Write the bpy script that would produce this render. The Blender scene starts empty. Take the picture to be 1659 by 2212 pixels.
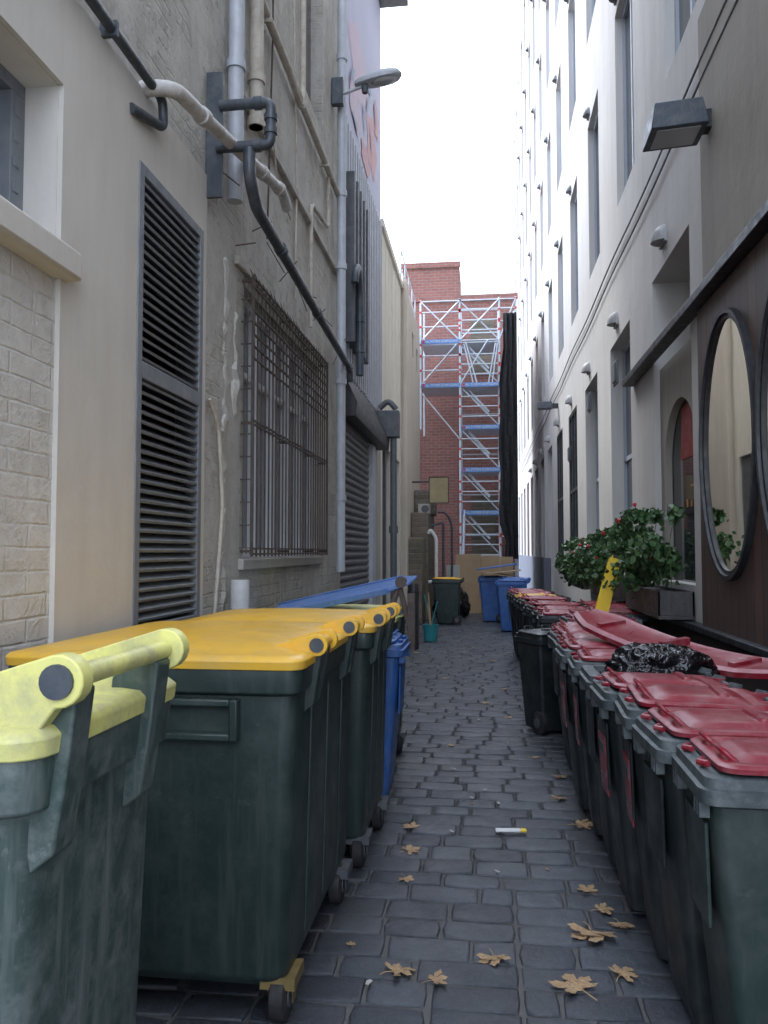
import bpy, bmesh, math, random
import mathutils
from mathutils import Vector, Matrix
random.seed(7)
R=random.uniform
scene=bpy.context.scene
COL=scene.collection

# ------------------------------------------------------------ node helpers
def mk(name):
    m=bpy.data.materials.new(name); m.use_nodes=True
    nt=m.node_tree; b=nt.nodes["Principled BSDF"]
    return m,nt,b
def N(nt,t,**k):
    n=nt.nodes.new(t)
    for a,v in k.items():
        if a in n.inputs: n.inputs[a].default_value=v
        else: setattr(n,a,v)
    return n
def L(nt,a,b): nt.links.new(a,b)
def ramp(nt,fac,p0,p1,c0=(0,0,0,1),c1=(1,1,1,1)):
    r=nt.nodes.new("ShaderNodeValToRGB"); e=r.color_ramp.elements
    e[0].position=p0;e[1].position=p1;e[0].color=c0;e[1].color=c1
    L(nt,fac,r.inputs[0]); return r.outputs[0]
def mix(nt,fac,a,b,mode='MIX'):
    n=nt.nodes.new("ShaderNodeMix"); n.data_type='RGBA'; n.blend_type=mode
    for s,v in ((n.inputs[0],fac),(n.inputs[6],a),(n.inputs[7],b)):
        if hasattr(v,'is_linked') or hasattr(v,'links'): L(nt,v,s)
        elif isinstance(v,(int,float)): s.default_value=v
        else: s.default_value=tuple(v)+((1,) if len(v)==3 else ())
    return n.outputs[2]
def mul(nt,a,k):
    n=nt.nodes.new("ShaderNodeMath"); n.operation='MULTIPLY'; n.inputs[1].default_value=k; L(nt,a,n.inputs[0]); return n.outputs[0]
def noise(nt,vec,scale,detail=5,rough=.6,dist=0):
    n=N(nt,"ShaderNodeTexNoise"); n.inputs["Scale"].default_value=scale
    n.inputs["Detail"].default_value=detail; n.inputs["Roughness"].default_value=rough
    n.inputs["Distortion"].default_value=dist
    if vec is not None: L(nt,vec,n.inputs["Vector"])
    return n.outputs["Fac"]
def bump(nt,b,h,strength,dist,prev=None):
    n=nt.nodes.new("ShaderNodeBump"); n.inputs["Strength"].default_value=strength
    n.inputs["Distance"].default_value=dist; L(nt,h,n.inputs["Height"])
    if prev is not None: L(nt,prev,n.inputs["Normal"])
    L(nt,n.outputs[0],b.inputs["Normal"]); return n.outputs[0]
def pos(nt): return nt.nodes.new("ShaderNodeNewGeometry").outputs["Position"]
def objc(nt):
    tc=nt.nodes.new("ShaderNodeTexCoord"); oi=nt.nodes.new("ShaderNodeObjectInfo")
    m=nt.nodes.new("ShaderNodeVectorMath"); m.operation='ADD'
    s=nt.nodes.new("ShaderNodeVectorMath"); s.operation='SCALE'; s.inputs["Scale"].default_value=37.
    c=nt.nodes.new("ShaderNodeCombineXYZ"); L(nt,oi.outputs["Random"],c.inputs[0]);L(nt,oi.outputs["Random"],c.inputs[1])
    L(nt,c.outputs[0],s.inputs[0]); L(nt,tc.outputs["Object"],m.inputs[0]); L(nt,s.outputs[0],m.inputs[1])
    return m.outputs[0]
def scalev(nt,v,x,y,z):
    m=nt.nodes.new("ShaderNodeMapping"); m.inputs["Scale"].default_value=(x,y,z); L(nt,v,m.inputs[0]); return m.outputs[0]

def simple(name,c,rough=.6,metal=0,var=.25,scale=6,bs=.15,bd=.004,bscale=60,dust=None,dustamt=.5,streak=True,spec=.5):
    m,nt,b=mk(name); v=objc(nt)
    dark=[x*(1-var) for x in c]; lite=[min(1,x*(1+var)) for x in c]
    col=mix(nt,noise(nt,v,scale),dark,lite)
    if dust:
        d1=ramp(nt,noise(nt,v,scale*1.7,7,.7),.45,.75)
        if streak:
            d2=ramp(nt,noise(nt,scalev(nt,v,22,22,1.6),1.2,4),.5,.8)
            mm=nt.nodes.new("ShaderNodeMath"); mm.operation='MAXIMUM'; L(nt,d1,mm.inputs[0]);L(nt,d2,mm.inputs[1]); f=mm.outputs[0]
        else: f=d1
        col=mix(nt,mul(nt,f,dustamt),col,dust)
        sc=ramp(nt,noise(nt,scalev(nt,v,3,3,60),3,6,.7),.66,.7)
        col=mix(nt,mul(nt,sc,dustamt*.5),col,dust)
        sk=ramp(nt,noise(nt,scalev(nt,v,5,40,5),2,7,.75),.63,.66)
        col=mix(nt,mul(nt,sk,dustamt*.45),col,dust)
    L(nt,col,b.inputs["Base Color"])
    rr=ramp(nt,noise(nt,v,scale*2.3),.3,.7,(rough*.8,)*3+(1,),(min(1,rough*1.3),)*3+(1,))
    L(nt,rr,b.inputs["Roughness"])
    b.inputs["Metallic"].default_value=metal; b.inputs["Specular IOR Level"].default_value=spec
    bump(nt,b,noise(nt,v,bscale,6),bs,bd)
    return m

def brickmat(name,c1,c2,mortar,bw=.24,bh=.086,ms=.012,bstr=.7,patch=.5,stain=(.25,.2,.15),staina=.5,axis='Y',rough=.85,plaster=None,wob=.03,smooth=.6):
    m,nt,b=mk(name); p=pos(nt)
    sep=nt.nodes.new("ShaderNodeSeparateXYZ"); L(nt,p,sep.inputs[0])
    cmb=nt.nodes.new("ShaderNodeCombineXYZ")
    L(nt,sep.outputs[0 if axis=='X' else 1],cmb.inputs[0]); L(nt,sep.outputs[2],cmb.inputs[1])
    wn=N(nt,"ShaderNodeTexNoise"); wn.inputs["Scale"].default_value=5; wn.inputs["Detail"].default_value=4; L(nt,p,wn.inputs["Vector"])
    sb=nt.nodes.new("ShaderNodeVectorMath"); sb.operation='SUBTRACT'; sb.inputs[1].default_value=(.5,.5,.5); L(nt,wn.outputs["Color"],sb.inputs[0])
    sc=nt.nodes.new("ShaderNodeVectorMath"); sc.operation='SCALE'; sc.inputs["Scale"].default_value=wob; L(nt,sb.outputs[0],sc.inputs[0])
    ad=nt.nodes.new("ShaderNodeVectorMath"); ad.operation='ADD'; L(nt,cmb.outputs[0],ad.inputs[0]); L(nt,sc.outputs[0],ad.inputs[1])
    br=nt.nodes.new("ShaderNodeTexBrick"); L(nt,ad.outputs[0],br.inputs["Vector"])
    br.inputs["Scale"].default_value=1; br.inputs["Brick Width"].default_value=bw; br.inputs["Row Height"].default_value=bh
    br.inputs["Mortar Size"].default_value=ms; br.inputs["Mortar Smooth"].default_value=smooth; br.inputs["Bias"].default_value=-.1
    br.inputs["Color1"].default_value=c1+(1,); br.inputs["Color2"].default_value=c2+(1,); br.inputs["Mortar"].default_value=mortar+(1,)
    n1=noise(nt,p,1.3,7,.7); n2=noise(nt,p,9,8,.7); n3=noise(nt,p,45,6,.7)
    pm=ramp(nt,n1,.46,.50)
    plast=plaster or tuple((a+b_)/2 for a,b_ in zip(c1,c2))
    col=mix(nt,mul(nt,pm,patch),br.outputs["Color"],plast)
    st=ramp(nt,noise(nt,scalev(nt,p,1,1,.35),2.6,8,.7),.45,.8)
    col=mix(nt,mul(nt,st,staina),col,stain)
    col=mix(nt,ramp(nt,n2,.3,.7),mix(nt,.22,col,(0,0,0)),col)
    chip=ramp(nt,n2,.63,.66); col=mix(nt,mul(nt,chip,staina),col,stain)
    L(nt,col,b.inputs["Base Color"]); b.inputs["Roughness"].default_value=rough
    inv=nt.nodes.new("ShaderNodeMath"); inv.operation='SUBTRACT'; inv.inputs[0].default_value=1; L(nt,br.outputs["Fac"],inv.inputs[1])
    dep=nt.nodes.new("ShaderNodeMath"); dep.operation='MULTIPLY'; L(nt,inv.outputs[0],dep.inputs[0]); L(nt,ramp(nt,noise(nt,p,2.3,4),.35,.65,(.25,.25,.25,1),(1,1,1,1)),dep.inputs[1])
    pk=nt.nodes.new("ShaderNodeMath"); pk.operation='MULTIPLY_ADD'; pk.inputs[1].default_value=patch*1.2; L(nt,pm,pk.inputs[0]); L(nt,dep.outputs[0],pk.inputs[2])
    mn=nt.nodes.new("ShaderNodeMath"); mn.operation='MINIMUM'; mn.inputs[1].default_value=1.15; L(nt,pk.outputs[0],mn.inputs[0])
    n_=bump(nt,b,mn.outputs[0],bstr,.012)
    n_=bump(nt,b,n2,.75,.02,n_); bump(nt,b,n3,.5,.006,n_)
    return m

def render_mat(name,c,stain,sa=.4,bs=.25):
    m,nt,b=mk(name); p=pos(nt)
    n1=noise(nt,p,.7,6,.6); n2=noise(nt,scalev(nt,p,3,3,.4),1.5,7,.65); n3=noise(nt,p,30,6,.7)
    col=mix(nt,n1,[x*.85 for x in c],[min(1,x*1.12) for x in c])
    col=mix(nt,mul(nt,ramp(nt,n2,.42,.75),sa),col,stain)
    col=mix(nt,ramp(nt,noise(nt,p,14,5,.8),.7,.74),col,mix(nt,.5,col,stain))
    L(nt,col,b.inputs["Base Color"]); b.inputs["Roughness"].default_value=.85
    n_=bump(nt,b,noise(nt,p,3,4),.3,.03); bump(nt,b,n3,bs,.006,n_)
    return m

M={}
M['cream_brick']=brickmat("cream_brick",(.76,.74,.70),(.73,.71,.665),(.70,.68,.635),bw=.30,bh=.095,ms=.010,patch=.45,stain=(.48,.43,.37),staina=.25,bstr=.6,wob=.022,smooth=1.0)
M['old_brick']=brickmat("old_brick",(.58,.555,.50),(.52,.495,.44),(.50,.475,.425),bw=.26,bh=.088,ms=.010,patch=.85,stain=(.25,.22,.185),staina=.7,bstr=.65,plaster=(.62,.60,.555),wob=.035,smooth=.9)
M['red_brick']=brickmat("red_brick",(.38,.155,.13),(.30,.13,.11),(.34,.27,.24),bw=.24,bh=.086,ms=.012,patch=0,stain=(.14,.09,.08),staina=.3,axis='X')  # brick made paler, with distance haze put into its colour
M['rubble']=brickmat("rubble_brick",(.24,.19,.14),(.14,.12,.10),(.2,.18,.16),bw=.28,bh=.12,ms=.02,patch=.3,stain=(.07,.10,.04),staina=.6)
M['render']=render_mat("cream_render",(.67,.64,.585),(.46,.42,.37),.32)
M['right_render']=render_mat("grey_render",(.56,.545,.52),(.35,.335,.32),.35)
M['right_dark']=render_mat("brown_render",(.32,.29,.25),(.19,.17,.15),.4)
M['base']=render_mat("bluestone",(.13,.15,.20),(.07,.07,.09),.5)
M['cream2']=render_mat("cream_panel",(.70,.66,.57),(.52,.46,.38),.3)
M['tan']=render_mat("tan_panel",(.58,.52,.44),(.38,.32,.25),.4)
M['purple']=render_mat("lilac_paint",(.56,.56,.68),(.48,.47,.58),.2)  # lilac lightened to paint in the white-blue haze
M['conc']=render_mat("concrete",(.46,.44,.41),(.28,.26,.24),.4)
M['plinth']=render_mat("brown_plinth",(.075,.055,.05),(.035,.028,.026),.4)
M['louvre']=simple("louvre_metal",(.19,.21,.235),.5,.1,dust=(.36,.35,.34),dustamt=.35)
M['shutter']=simple("roller_shutter_metal",(.13,.135,.145),.45,.3,dust=(.25,.24,.22),dustamt=.4)
M['dgrey']=simple("dark_grey_metal",(.095,.103,.118),.5,.2,dust=(.28,.27,.25),dustamt=.35)
M['lgrey']=simple("light_grey_metal",(.50,.53,.58),.5,.1,dust=(.28,.26,.24),dustamt=.35)
M['lampgrey']=simple("weathered_lamp_metal",(.30,.30,.30),.55,.1,dust=(.12,.11,.1),dustamt=.6)
M['corr']=simple("grey_cladding",(.43,.44,.48),.5,.1,dust=(.25,.25,.25),dustamt=.3)
M['black']=simple("black_metal",(.02,.022,.026),.45,.1,dust=(.12,.12,.12),dustamt=.3)
M['rust']=simple("rusty_iron",(.10,.08,.072),.8,.2,var=.5,scale=14,bs=.5,dust=(.18,.11,.075),dustamt=.5)
M['wpipe']=simple("white_pipe_paint",(.60,.59,.57),.5,dust=(.26,.21,.16),dustamt=.75)
M['cpipe']=simple("cream_pipe_paint",(.53,.49,.42),.6,dust=(.22,.17,.13),dustamt=.7)
M['dpipe']=simple("dark_pipe",(.06,.075,.095),.45,.3,dust=(.24,.23,.2),dustamt=.4)
M['pvc']=simple("pvc",(.64,.66,.66),.4,dust=(.38,.34,.28),dustamt=.35)
M['green']=simple("green_plastic",(.020,.037,.033),.38,scale=3,var=.3,dust=(.10,.115,.108),dustamt=.5,bs=.12)
M['greenl']=simple("dusty_green_plastic",(.045,.072,.064),.42,scale=7,var=.35,dust=(.22,.245,.235),dustamt=.75,bs=.2)
M['blk_pl']=simple("black_plastic",(.011,.016,.017),.40,scale=4,dust=(.075,.08,.078),dustamt=.5)
M['rim_pl']=simple("weathered_rim_plastic",(.058,.073,.077),.5,scale=8,dust=(.20,.215,.215),dustamt=.75,streak=False)
M['yellow']=simple("yellow_plastic",(.82,.47,.045),.36,scale=3,var=.12,dust=(.48,.36,.17),dustamt=.55,streak=False,bs=.1)
M['lime']=simple("lime_plastic",(.76,.73,.24),.40,scale=6,var=.15,dust=(.36,.34,.24),dustamt=.85,streak=False,bs=.2)
M['red']=simple("red_plastic",(.25,.014,.028),.33,scale=6,var=.3,dust=(.33,.17,.175),dustamt=.7,streak=False,bs=.15)
M['blue']=simple("blue_plastic",(.03,.115,.37),.4,scale=4,var=.25,dust=(.2,.26,.38),dustamt=.45,bs=.1)
M['blue2']=simple("faded_blue_plastic",(.10,.20,.46),.4,scale=4,var=.25,dust=(.3,.36,.48),dustamt=.5,bs=.1)
M['rubber']=simple("rubber",(.018,.018,.02),.7,dust=(.1,.09,.08),dustamt=.5,streak=False)
M['steel']=simple("galvanised_steel",(.58,.64,.70),.45,.3,dust=(.45,.5,.54),dustamt=.3)  # scaffold steel lightened so the colour carries the far haze
M['brass']=simple("dirty_brass",(.34,.25,.10),.5,.6,dust=(.15,.1,.05),dustamt=.7)
M['signbox']=simple("olive_sign_metal",(.34,.28,.15),.5,.2,dust=(.2,.17,.11),dustamt=.5)
M['white']=simple("white_paint",(.72,.75,.78),.5,var=.08)
M['beige']=simple("beige_enamel",(.45,.44,.40),.5,var=.1,dust=(.25,.22,.18),dustamt=.5)
M['winframe']=simple("window_frame_paint",(.38,.42,.48),.5,var=.1)
M['bluesign']=simple("blue_banner",(.10,.27,.62),.5,var=.1,dust=(.35,.47,.66),dustamt=.3)  # paler blue stands in for haze over the banners
M['redclip']=simple("red_clip",(.6,.05,.04),.5)
M['mesh']=simple("black_netting",(.02,.02,.022),.8,var=.5,bs=.6)
M['ply']=simple("plywood",(.42,.29,.17),.7,scale=2,var=.25,dust=(.25,.18,.12),dustamt=.5)
M['card']=simple("cardboard",(.45,.34,.22),.8,var=.15)
M['teal']=simple("teal_plastic",(.03,.25,.28),.4)
M['yel_sign']=simple("yellow_sign_plastic",(.85,.60,.03),.4,var=.1)
M['planter']=simple("planter_metal",(.05,.045,.045),.6,dust=(.14,.12,.11),dustamt=.4)
M['petal']=simple("red_petal",(.55,.012,.03),.5,var=.4,scale=20)
M['pinkp']=simple("pink_petal",(.6,.36,.6),.5,var=.3,scale=20)
M['mural_red']=simple("mural_coral",(.62,.40,.42),.8,var=.12)
M['mural_pink']=simple("mural_pink",(.62,.52,.60),.8,var=.12)
M['mural_green']=simple("mural_teal",(.38,.45,.54),.8,var=.12)
M['amber']=simple("gold_interior",(.42,.22,.07),.5)
M['redint']=simple("red_interior",(.28,.03,.025),.5)
M['paper']=simple("paper",(.75,.75,.74),.6,var=.08)
def leafmat():
    m,nt,b=mk("foliage"); oi=pos(nt)
    c=mix(nt,ramp(nt,noise(nt,oi,14,3),.35,.65),(.018,.055,.02),(.075,.15,.045)); L(nt,c,b.inputs["Base Color"]); b.inputs["Roughness"].default_value=.5
    return m
M['leaf']=leafmat()
def dryleaf():
    m,nt,b=mk("dry_leaf"); v=objc(nt)
    c=mix(nt,noise(nt,v,2,6,.7),(.34,.18,.08),(.66,.48,.28)); c=mix(nt,ramp(nt,noise(nt,v,7),.62,.7),c,(.2,.10,.045))
    L(nt,c,b.inputs["Base Color"]); b.inputs["Roughness"].default_value=.6; bump(nt,b,noise(nt,v,8),.6,.03)
    return m
M['dry']=dryleaf()
def glass(name,c,r=.04,spec=.8,metal=0):
    m,nt,b=mk(name); b.inputs["Base Color"].default_value=c+(1,); b.inputs["Roughness"].default_value=r; b.inputs["Specular IOR Level"].default_value=spec; b.inputs["Metallic"].default_value=metal
    bump(nt,b,noise(nt,pos(nt),1.2,2),.05,.02); return m
M['glass']=glass("dark_glass",(.025,.03,.035))
M['glass2']=glass("curtained_glass",(.17,.19,.22),.2)
M['rglass']=glass("round_mirror",(.90,.87,.78),.02,.5,1.0)
M['lens']=glass("lamp_lens",(.40,.41,.42),.3)
def bagmat():
    m,nt,b=mk("black_polythene"); b.inputs["Base Color"].default_value=(.006,.006,.008,1); b.inputs["Roughness"].default_value=.15
    n_=bump(nt,b,noise(nt,pos(nt),9,2,.5,2.0),.7,.05); bump(nt,b,noise(nt,pos(nt),30,2,.5,1.5),.3,.006,n_); return m
M['bag']=bagmat()
def woodclad():
    m,nt,b=mk("wood_cladding"); p=pos(nt)
    w=nt.nodes.new("ShaderNodeTexBrick"); sep=nt.nodes.new("ShaderNodeSeparateXYZ"); L(nt,p,sep.inputs[0])
    c=nt.nodes.new("ShaderNodeCombineXYZ"); L(nt,sep.outputs[2],c.inputs[0]); L(nt,sep.outputs[1],c.inputs[1]); L(nt,c.outputs[0],w.inputs["Vector"])
    w.inputs["Scale"].default_value=1;w.inputs["Brick Width"].default_value=8;w.inputs["Row Height"].default_value=.16;w.inputs["Mortar Size"].default_value=.008
    w.inputs["Color1"].default_value=(.10,.060,.047,1);w.inputs["Color2"].default_value=(.05,.034,.029,1);w.inputs["Mortar"].default_value=(.006,.005,.005,1)
    g=noise(nt,scalev(nt,p,30,30,2),2,6,.7)
    L(nt,mix(nt,ramp(nt,g,.3,.8),w.outputs["Color"],mix(nt,.5,w.outputs["Color"],(.15,.11,.095))),b.inputs["Base Color"]); b.inputs["Roughness"].default_value=.5
    n_=bump(nt,b,w.outputs["Fac"],-.7,.012); bump(nt,b,g,.3,.003,n_); return m
M['clad']=woodclad()
def stonemat():
    m,nt,b=mk("bluestone_setts"); p=pos(nt)
    at=nt.nodes.new("ShaderNodeAttribute"); at.attribute_name="tone"; 
    n1=noise(nt,p,5,7,.7); n2=noise(nt,p,70,8,.8); n3=noise(nt,p,1.1,4,.6)
    c=mix(nt,at.outputs["Fac"],(.030,.036,.048),(.078,.088,.104))
    c=mix(nt,ramp(nt,n1,.35,.75),c,mix(nt,.45,c,(.018,.021,.027)))
    c=mix(nt,mul(nt,ramp(nt,n2,.5,.72),.55),c,(.135,.14,.145))
    c=mix(nt,mul(nt,ramp(nt,n3,.45,.7),.35),c,(.095,.09,.082))
    L(nt,c,b.inputs["Base Color"])
    L(nt,ramp(nt,n1,.3,.7,(.32,.32,.32,1),(.56,.56,.56,1)),b.inputs["Roughness"])
    n_=bump(nt,b,noise(nt,p,15,6,.65),.6,.013); bump(nt,b,n2,.5,.004,n_); return m
M['stone']=stonemat()
def mortarmat():
    m,nt,b=mk("grit_joint"); p=pos(nt)
    sep=nt.nodes.new("ShaderNodeSeparateXYZ"); L(nt,p,sep.inputs[0])
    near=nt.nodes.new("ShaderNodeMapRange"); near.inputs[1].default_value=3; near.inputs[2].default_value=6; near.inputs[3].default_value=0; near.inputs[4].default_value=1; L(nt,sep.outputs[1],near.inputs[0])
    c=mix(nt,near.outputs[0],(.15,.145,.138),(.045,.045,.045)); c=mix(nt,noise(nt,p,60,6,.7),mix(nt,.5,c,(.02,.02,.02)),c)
    L(nt,c,b.inputs["Base Color"]); b.inputs["Roughness"].default_value=.9; bump(nt,b,noise(nt,p,90,5),.6,.006); return m
M['mortar']=mortarmat()

# ------------------------------------------------------------ mesh builder
class MB:
    def __init__(s): s.v=[];s.f=[];s.m=[]
    def quad(s,pts,mi=0):
        i=len(s.v); s.v+= [Vector(p) for p in pts]; s.f.append(tuple(range(i,i+len(pts)))); s.m.append(mi); return s
    def box(s,x0,x1,y0,y1,z0,z1,mi=0,mat=None):
        i=len(s.v); P=[Vector(p) for p in [(x0,y0,z0),(x1,y0,z0),(x1,y1,z0),(x0,y1,z0),(x0,y0,z1),(x1,y0,z1),(x1,y1,z1),(x0,y1,z1)]]
        if mat is not None: P=[mat@p for p in P]
        s.v+=P
        for f in [(0,3,2,1),(4,5,6,7),(0,1,5,4),(1,2,6,5),(2,3,7,6),(3,0,4,7)]: s.f.append(tuple(i+k for k in f)); s.m.append(mi)
        return s
    def loft(s,rings,mi=0,cap0=True,cap1=True):
        n=len(rings[0]); i=len(s.v)
        for r in rings: s.v+=[Vector(p) for p in r]
        for k in range(len(rings)-1):
            for j in range(n):
                a=i+k*n+j;b=i+k*n+(j+1)%n; s.f.append((a,b,b+n,a+n)); s.m.append(mi)
        if cap0: s.f.append(tuple(i+j for j in reversed(range(n)))); s.m.append(mi)
        if cap1: s.f.append(tuple(i+(len(rings)-1)*n+j for j in range(n))); s.m.append(mi)
        return s
    def rr(s,specs,mi=0,cx=0,cy=0,**k):
        return s.loft([rrect(*sp,cx=cx,cy=cy) for sp in specs],mi,**k)
    def tube(s,pts,r,n=12,mi=0,corner=0,cap=True):
        pts=[Vector(p) for p in pts]
        if corner and len(pts)>2:
            q=[pts[0]]
            for a,b,c in zip(pts,pts[1:],pts[2:]):
                d1=min(corner,(b-a).length*.49); d2=min(corner,(c-b).length*.49)
                p=b+(a-b).normalized()*d1; e=b+(c-b).normalized()*d2
                for t in (0,.2,.4,.6,.8,1): q.append((1-t)**2*p+2*t*(1-t)*b+t*t*e)
            q.append(pts[-1]); pts=q
        rings=[];u=None
        for k,p in enumerate(pts):
            d=(pts[min(k+1,len(pts)-1)]-pts[max(k-1,0)]).normalized()
            if u is None: u=d.orthogonal().normalized()
            u=(u-d*u.dot(d)).normalized(); w=d.cross(u)
            rr_=r[k] if isinstance(r,(list,tuple)) else r
            rings.append([p+u*math.cos(t*2*math.pi/n)*rr_+w*math.sin(t*2*math.pi/n)*rr_ for t in range(n)])
        return s.loft(rings,mi,cap,cap)
    def ext(s,prof,vec,mi=0):
        vec=Vector(vec); a=[Vector(p) for p in prof]; return s.loft([a,[p+vec for p in a]],mi)
def rrect(z,hx,hy,r,dx=0,dy=0,cx=0,cy=0,n=4):
    r=min(r,hx*.99,hy*.99); o=[]
    for (sx,sy,a0) in ((1,1,0),(-1,1,90),(-1,-1,180),(1,-1,270)):
        for k in range(n+1):
            a=math.radians(a0+90*k/n); o.append((cx+dx+sx*(hx-r)+r*math.cos(a),cy+dy+sy*(hy-r)+r*math.sin(a),z))
    return o
def reg(o,parent,label,category,group,kind):
    COL.objects.link(o)
    if parent is not None: o.parent=parent
    if label: o["label"]=label
    if category: o["category"]=category
    if group: o["group"]=group
    if kind: o["kind"]=kind
def wl(o):
    l=o.location.copy()
    while o.parent: o=o.parent; l+=o.location
    return l
def add(name,mb,mats,parent=None,label=None,category=None,group=None,kind=None,bevel=0,smooth=35,origin=None,local=False,tone=None):
    if not isinstance(mats,(list,tuple)): mats=[mats]
    me=bpy.data.meshes.new(name)
    if origin is None:
        xs=[v.x for v in mb.v];ys=[v.y for v in mb.v];zs=[v.z for v in mb.v]
        origin=Vector(((min(xs)+max(xs))/2,(min(ys)+max(ys))/2,min(zs)))
    origin=Vector(origin)
    me.from_pydata([v-origin for v in mb.v],[],mb.f)
    for m in mats: me.materials.append(M[m])
    me.polygons.foreach_set("material_index",mb.m)
    bm=bmesh.new(); bm.from_mesh(me); bmesh.ops.recalc_face_normals(bm,faces=bm.faces); bm.to_mesh(me); bm.free()
    if smooth:
        me.polygons.foreach_set("use_smooth",[True]*len(me.polygons)); me.set_sharp_from_angle(angle=math.radians(smooth))
    if tone: 
        a=me.attributes.new("tone",'FLOAT','FACE'); a.data.foreach_set("value",tone)
    o=bpy.data.objects.new(name,me)
    o.location=origin if local or parent is None else origin-wl(parent)
    reg(o,parent,label,category,group,kind)
    if bevel:
        b=o.modifiers.new("bevel",'BEVEL'); b.width=bevel; b.segments=2; b.limit_method='ANGLE'; b.angle_limit=math.radians(40)
    return o
def empty(name,loc,label,category,group=None,rz=0,parent=None):
    o=bpy.data.objects.new(name,None); o.empty_display_size=.1; o.location=loc; o.rotation_euler=(0,0,rz)
    reg(o,parent,label,category,group,None); return o
def sub(name,loc,parent):
    o=bpy.data.objects.new(name,None); o.empty_display_size=.1; reg(o,parent,None,None,None,None); o.location=(0,0,0); o.location=Vector(loc)-wl(parent); return o
def wallgrid(mb,X,y0,y1,z0,z1,ops,depth,mi=0,mr=None):
    ys=sorted(set([y0,y1]+[v for o in ops for v in o[:2] if y0<v<y1])); zs=sorted(set([z0,z1]+[v for o in ops for v in o[2:] if z0<v<z1]))
    for a,b in zip(ys,ys[1:]):
        for c,d in zip(zs,zs[1:]):
            my=(a+b)/2;mz=(c+d)/2
            if any(o[0]<my<o[1] and o[2]<mz<o[3] for o in ops): continue
            mb.quad([(X,a,c),(X,b,c),(X,b,d),(X,a,d)],mi)
    mr=mi if mr is None else mr
    for a,b,c,d in ops:
        a=max(a,y0);b=min(b,y1);c=max(c,z0);d=min(d,z1)
        x2=X+depth
        mb.quad([(X,a,c),(x2,a,c),(x2,a,d),(X,a,d)],mr); mb.quad([(X,b,c),(X,b,d),(x2,b,d),(x2,b,c)],mr)
        mb.quad([(X,a,d),(x2,a,d),(x2,b,d),(X,b,d)],mr); mb.quad([(X,a,c),(X,b,c),(x2,b,c),(x2,a,c)],mr)

# ------------------------------------------------------------ ground
XL,XR=-1.81,1.70
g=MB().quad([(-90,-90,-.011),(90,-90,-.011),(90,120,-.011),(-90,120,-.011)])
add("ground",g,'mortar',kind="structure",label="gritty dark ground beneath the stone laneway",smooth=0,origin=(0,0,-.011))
mb=MB(); tone=[]; y=0.2
while y<24:
    d=R(.150,.19)
    x=-1.85+R(-.3,0)
    split=.12 if y<3.9 else None
    while x<1.72:
        w=R(.22,.37)
        if split is not None and x<split and x+w>split-.1: w=max(.14,split-x)
        g_=.006; x0=x+g_*R(.6,1.4); x1=x+w-g_*R(.6,1.4); y0=y+g_*R(.5,1.5); y1=y+d-g_*R(.5,1.5)
        zt=R(-.004,.003); tx=R(-.009,.009); ty=R(-.010,.010); cx=(x0+x1)/2; cy=(y0+y1)/2
        jit=[(R(-.004,.004),R(-.004,.004)) for _ in range(12)]; jz=[R(-.002,.001) for _ in range(12)]
        C=R(.001,.008)
        def ring(ins,z):
            P=[(x0+ins,y0+ins),((x0*2+x1)/3,y0+ins),((x0+2*x1)/3,y0+ins),(x1-ins,y0+ins),(x1-ins,cy),(x1-ins,y1-ins),((x0+2*x1)/3,y1-ins),((x0*2+x1)/3,y1-ins),(x0+ins,y1-ins),(x0+ins,cy)]
            o=[]
            for q,(a,b_) in enumerate(P):
                if q in (0,3,5,8): a+= C*(1 if a<cx else -1); b_+=C*(1 if b_<cy else -1)
                a+=jit[q][0]; b_+=jit[q][1]
                o.append((a,b_,z+zt+jz[q]+(a-cx)*tx*3+(b_-cy)*ty*3))
            return o
        n0=len(mb.f)
        mb.loft([ring(0,-.03),ring(.0,-.006),ring(.004,-.0015),ring(.010,.0),ring(.03,.001)],cap0=False)
        t=max(0,min(1,random.gauss(.45,.28))); tone+=[t]*(len(mb.f)-n0)
        x+=w
    y+=d
add("cobblestone_road",mb,'stone',kind="structure",label="worn bluestone sett paving along the laneway",tone=tone,smooth=50,origin=(0,0,0))

# ------------------------------------------------------------ left near building
A=empty("painted_brick_building",(-3,5,0),"cream painted brick building with louvre, barred window and pipes","building")
ops=[(1.6,3.16,2.89,3.6),(3.92,4.88,1.15,3.65),(5.85,8.6,1.55,3.62),(7.9,8.75,6.35,8.6),(4.6,5.3,7.0,9.4)]
mb=MB(); wallgrid(mb,XL,3.17,9.85,0,12,ops[1:],-.22)
mb.box(-6,XL-.261,-2,9.84,0,11.99); mb.quad([(XL,9.85,0),(XL-.3,9.85,0),(XL-.3,9.85,12),(XL,9.85,12)]); mb.quad([(XL,-2,12),(XL,9.85,12),(-2.1,9.85,12),(-2.1,-2,12)])
add("brick_wall",mb,'old_brick',A,smooth=0)
mb=MB(); wallgrid(mb,XL,-2,3.17,0,12,ops[:1],-.26,mr=1); add("painted_brick_wall",mb,['cream_brick','render'],A,smooth=0)
mb=MB(); X2=XL+.022; wallgrid(mb,X2,-2,4.95,0,4.05,[(-2.1,3.17,-.1,2.8),(1.6,3.165,2.89,3.605),ops[1]],-.03)
mb.quad([(X2,-2,4.05),(X2,4.95,4.05),(XL-.01,4.95,4.05),(XL-.01,-2,4.05)]); mb.quad([(X2,4.95,0),(XL-.01,4.95,0),(XL-.01,4.95,4.05),(X2,4.95,4.05)])
add("render_band",mb,'render',A,smooth=0)
mb=MB().box(XL-.05,XL+.09,.3,3.23,2.76,2.885); add("window_sill",mb,'render',A,bevel=.015)
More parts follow.
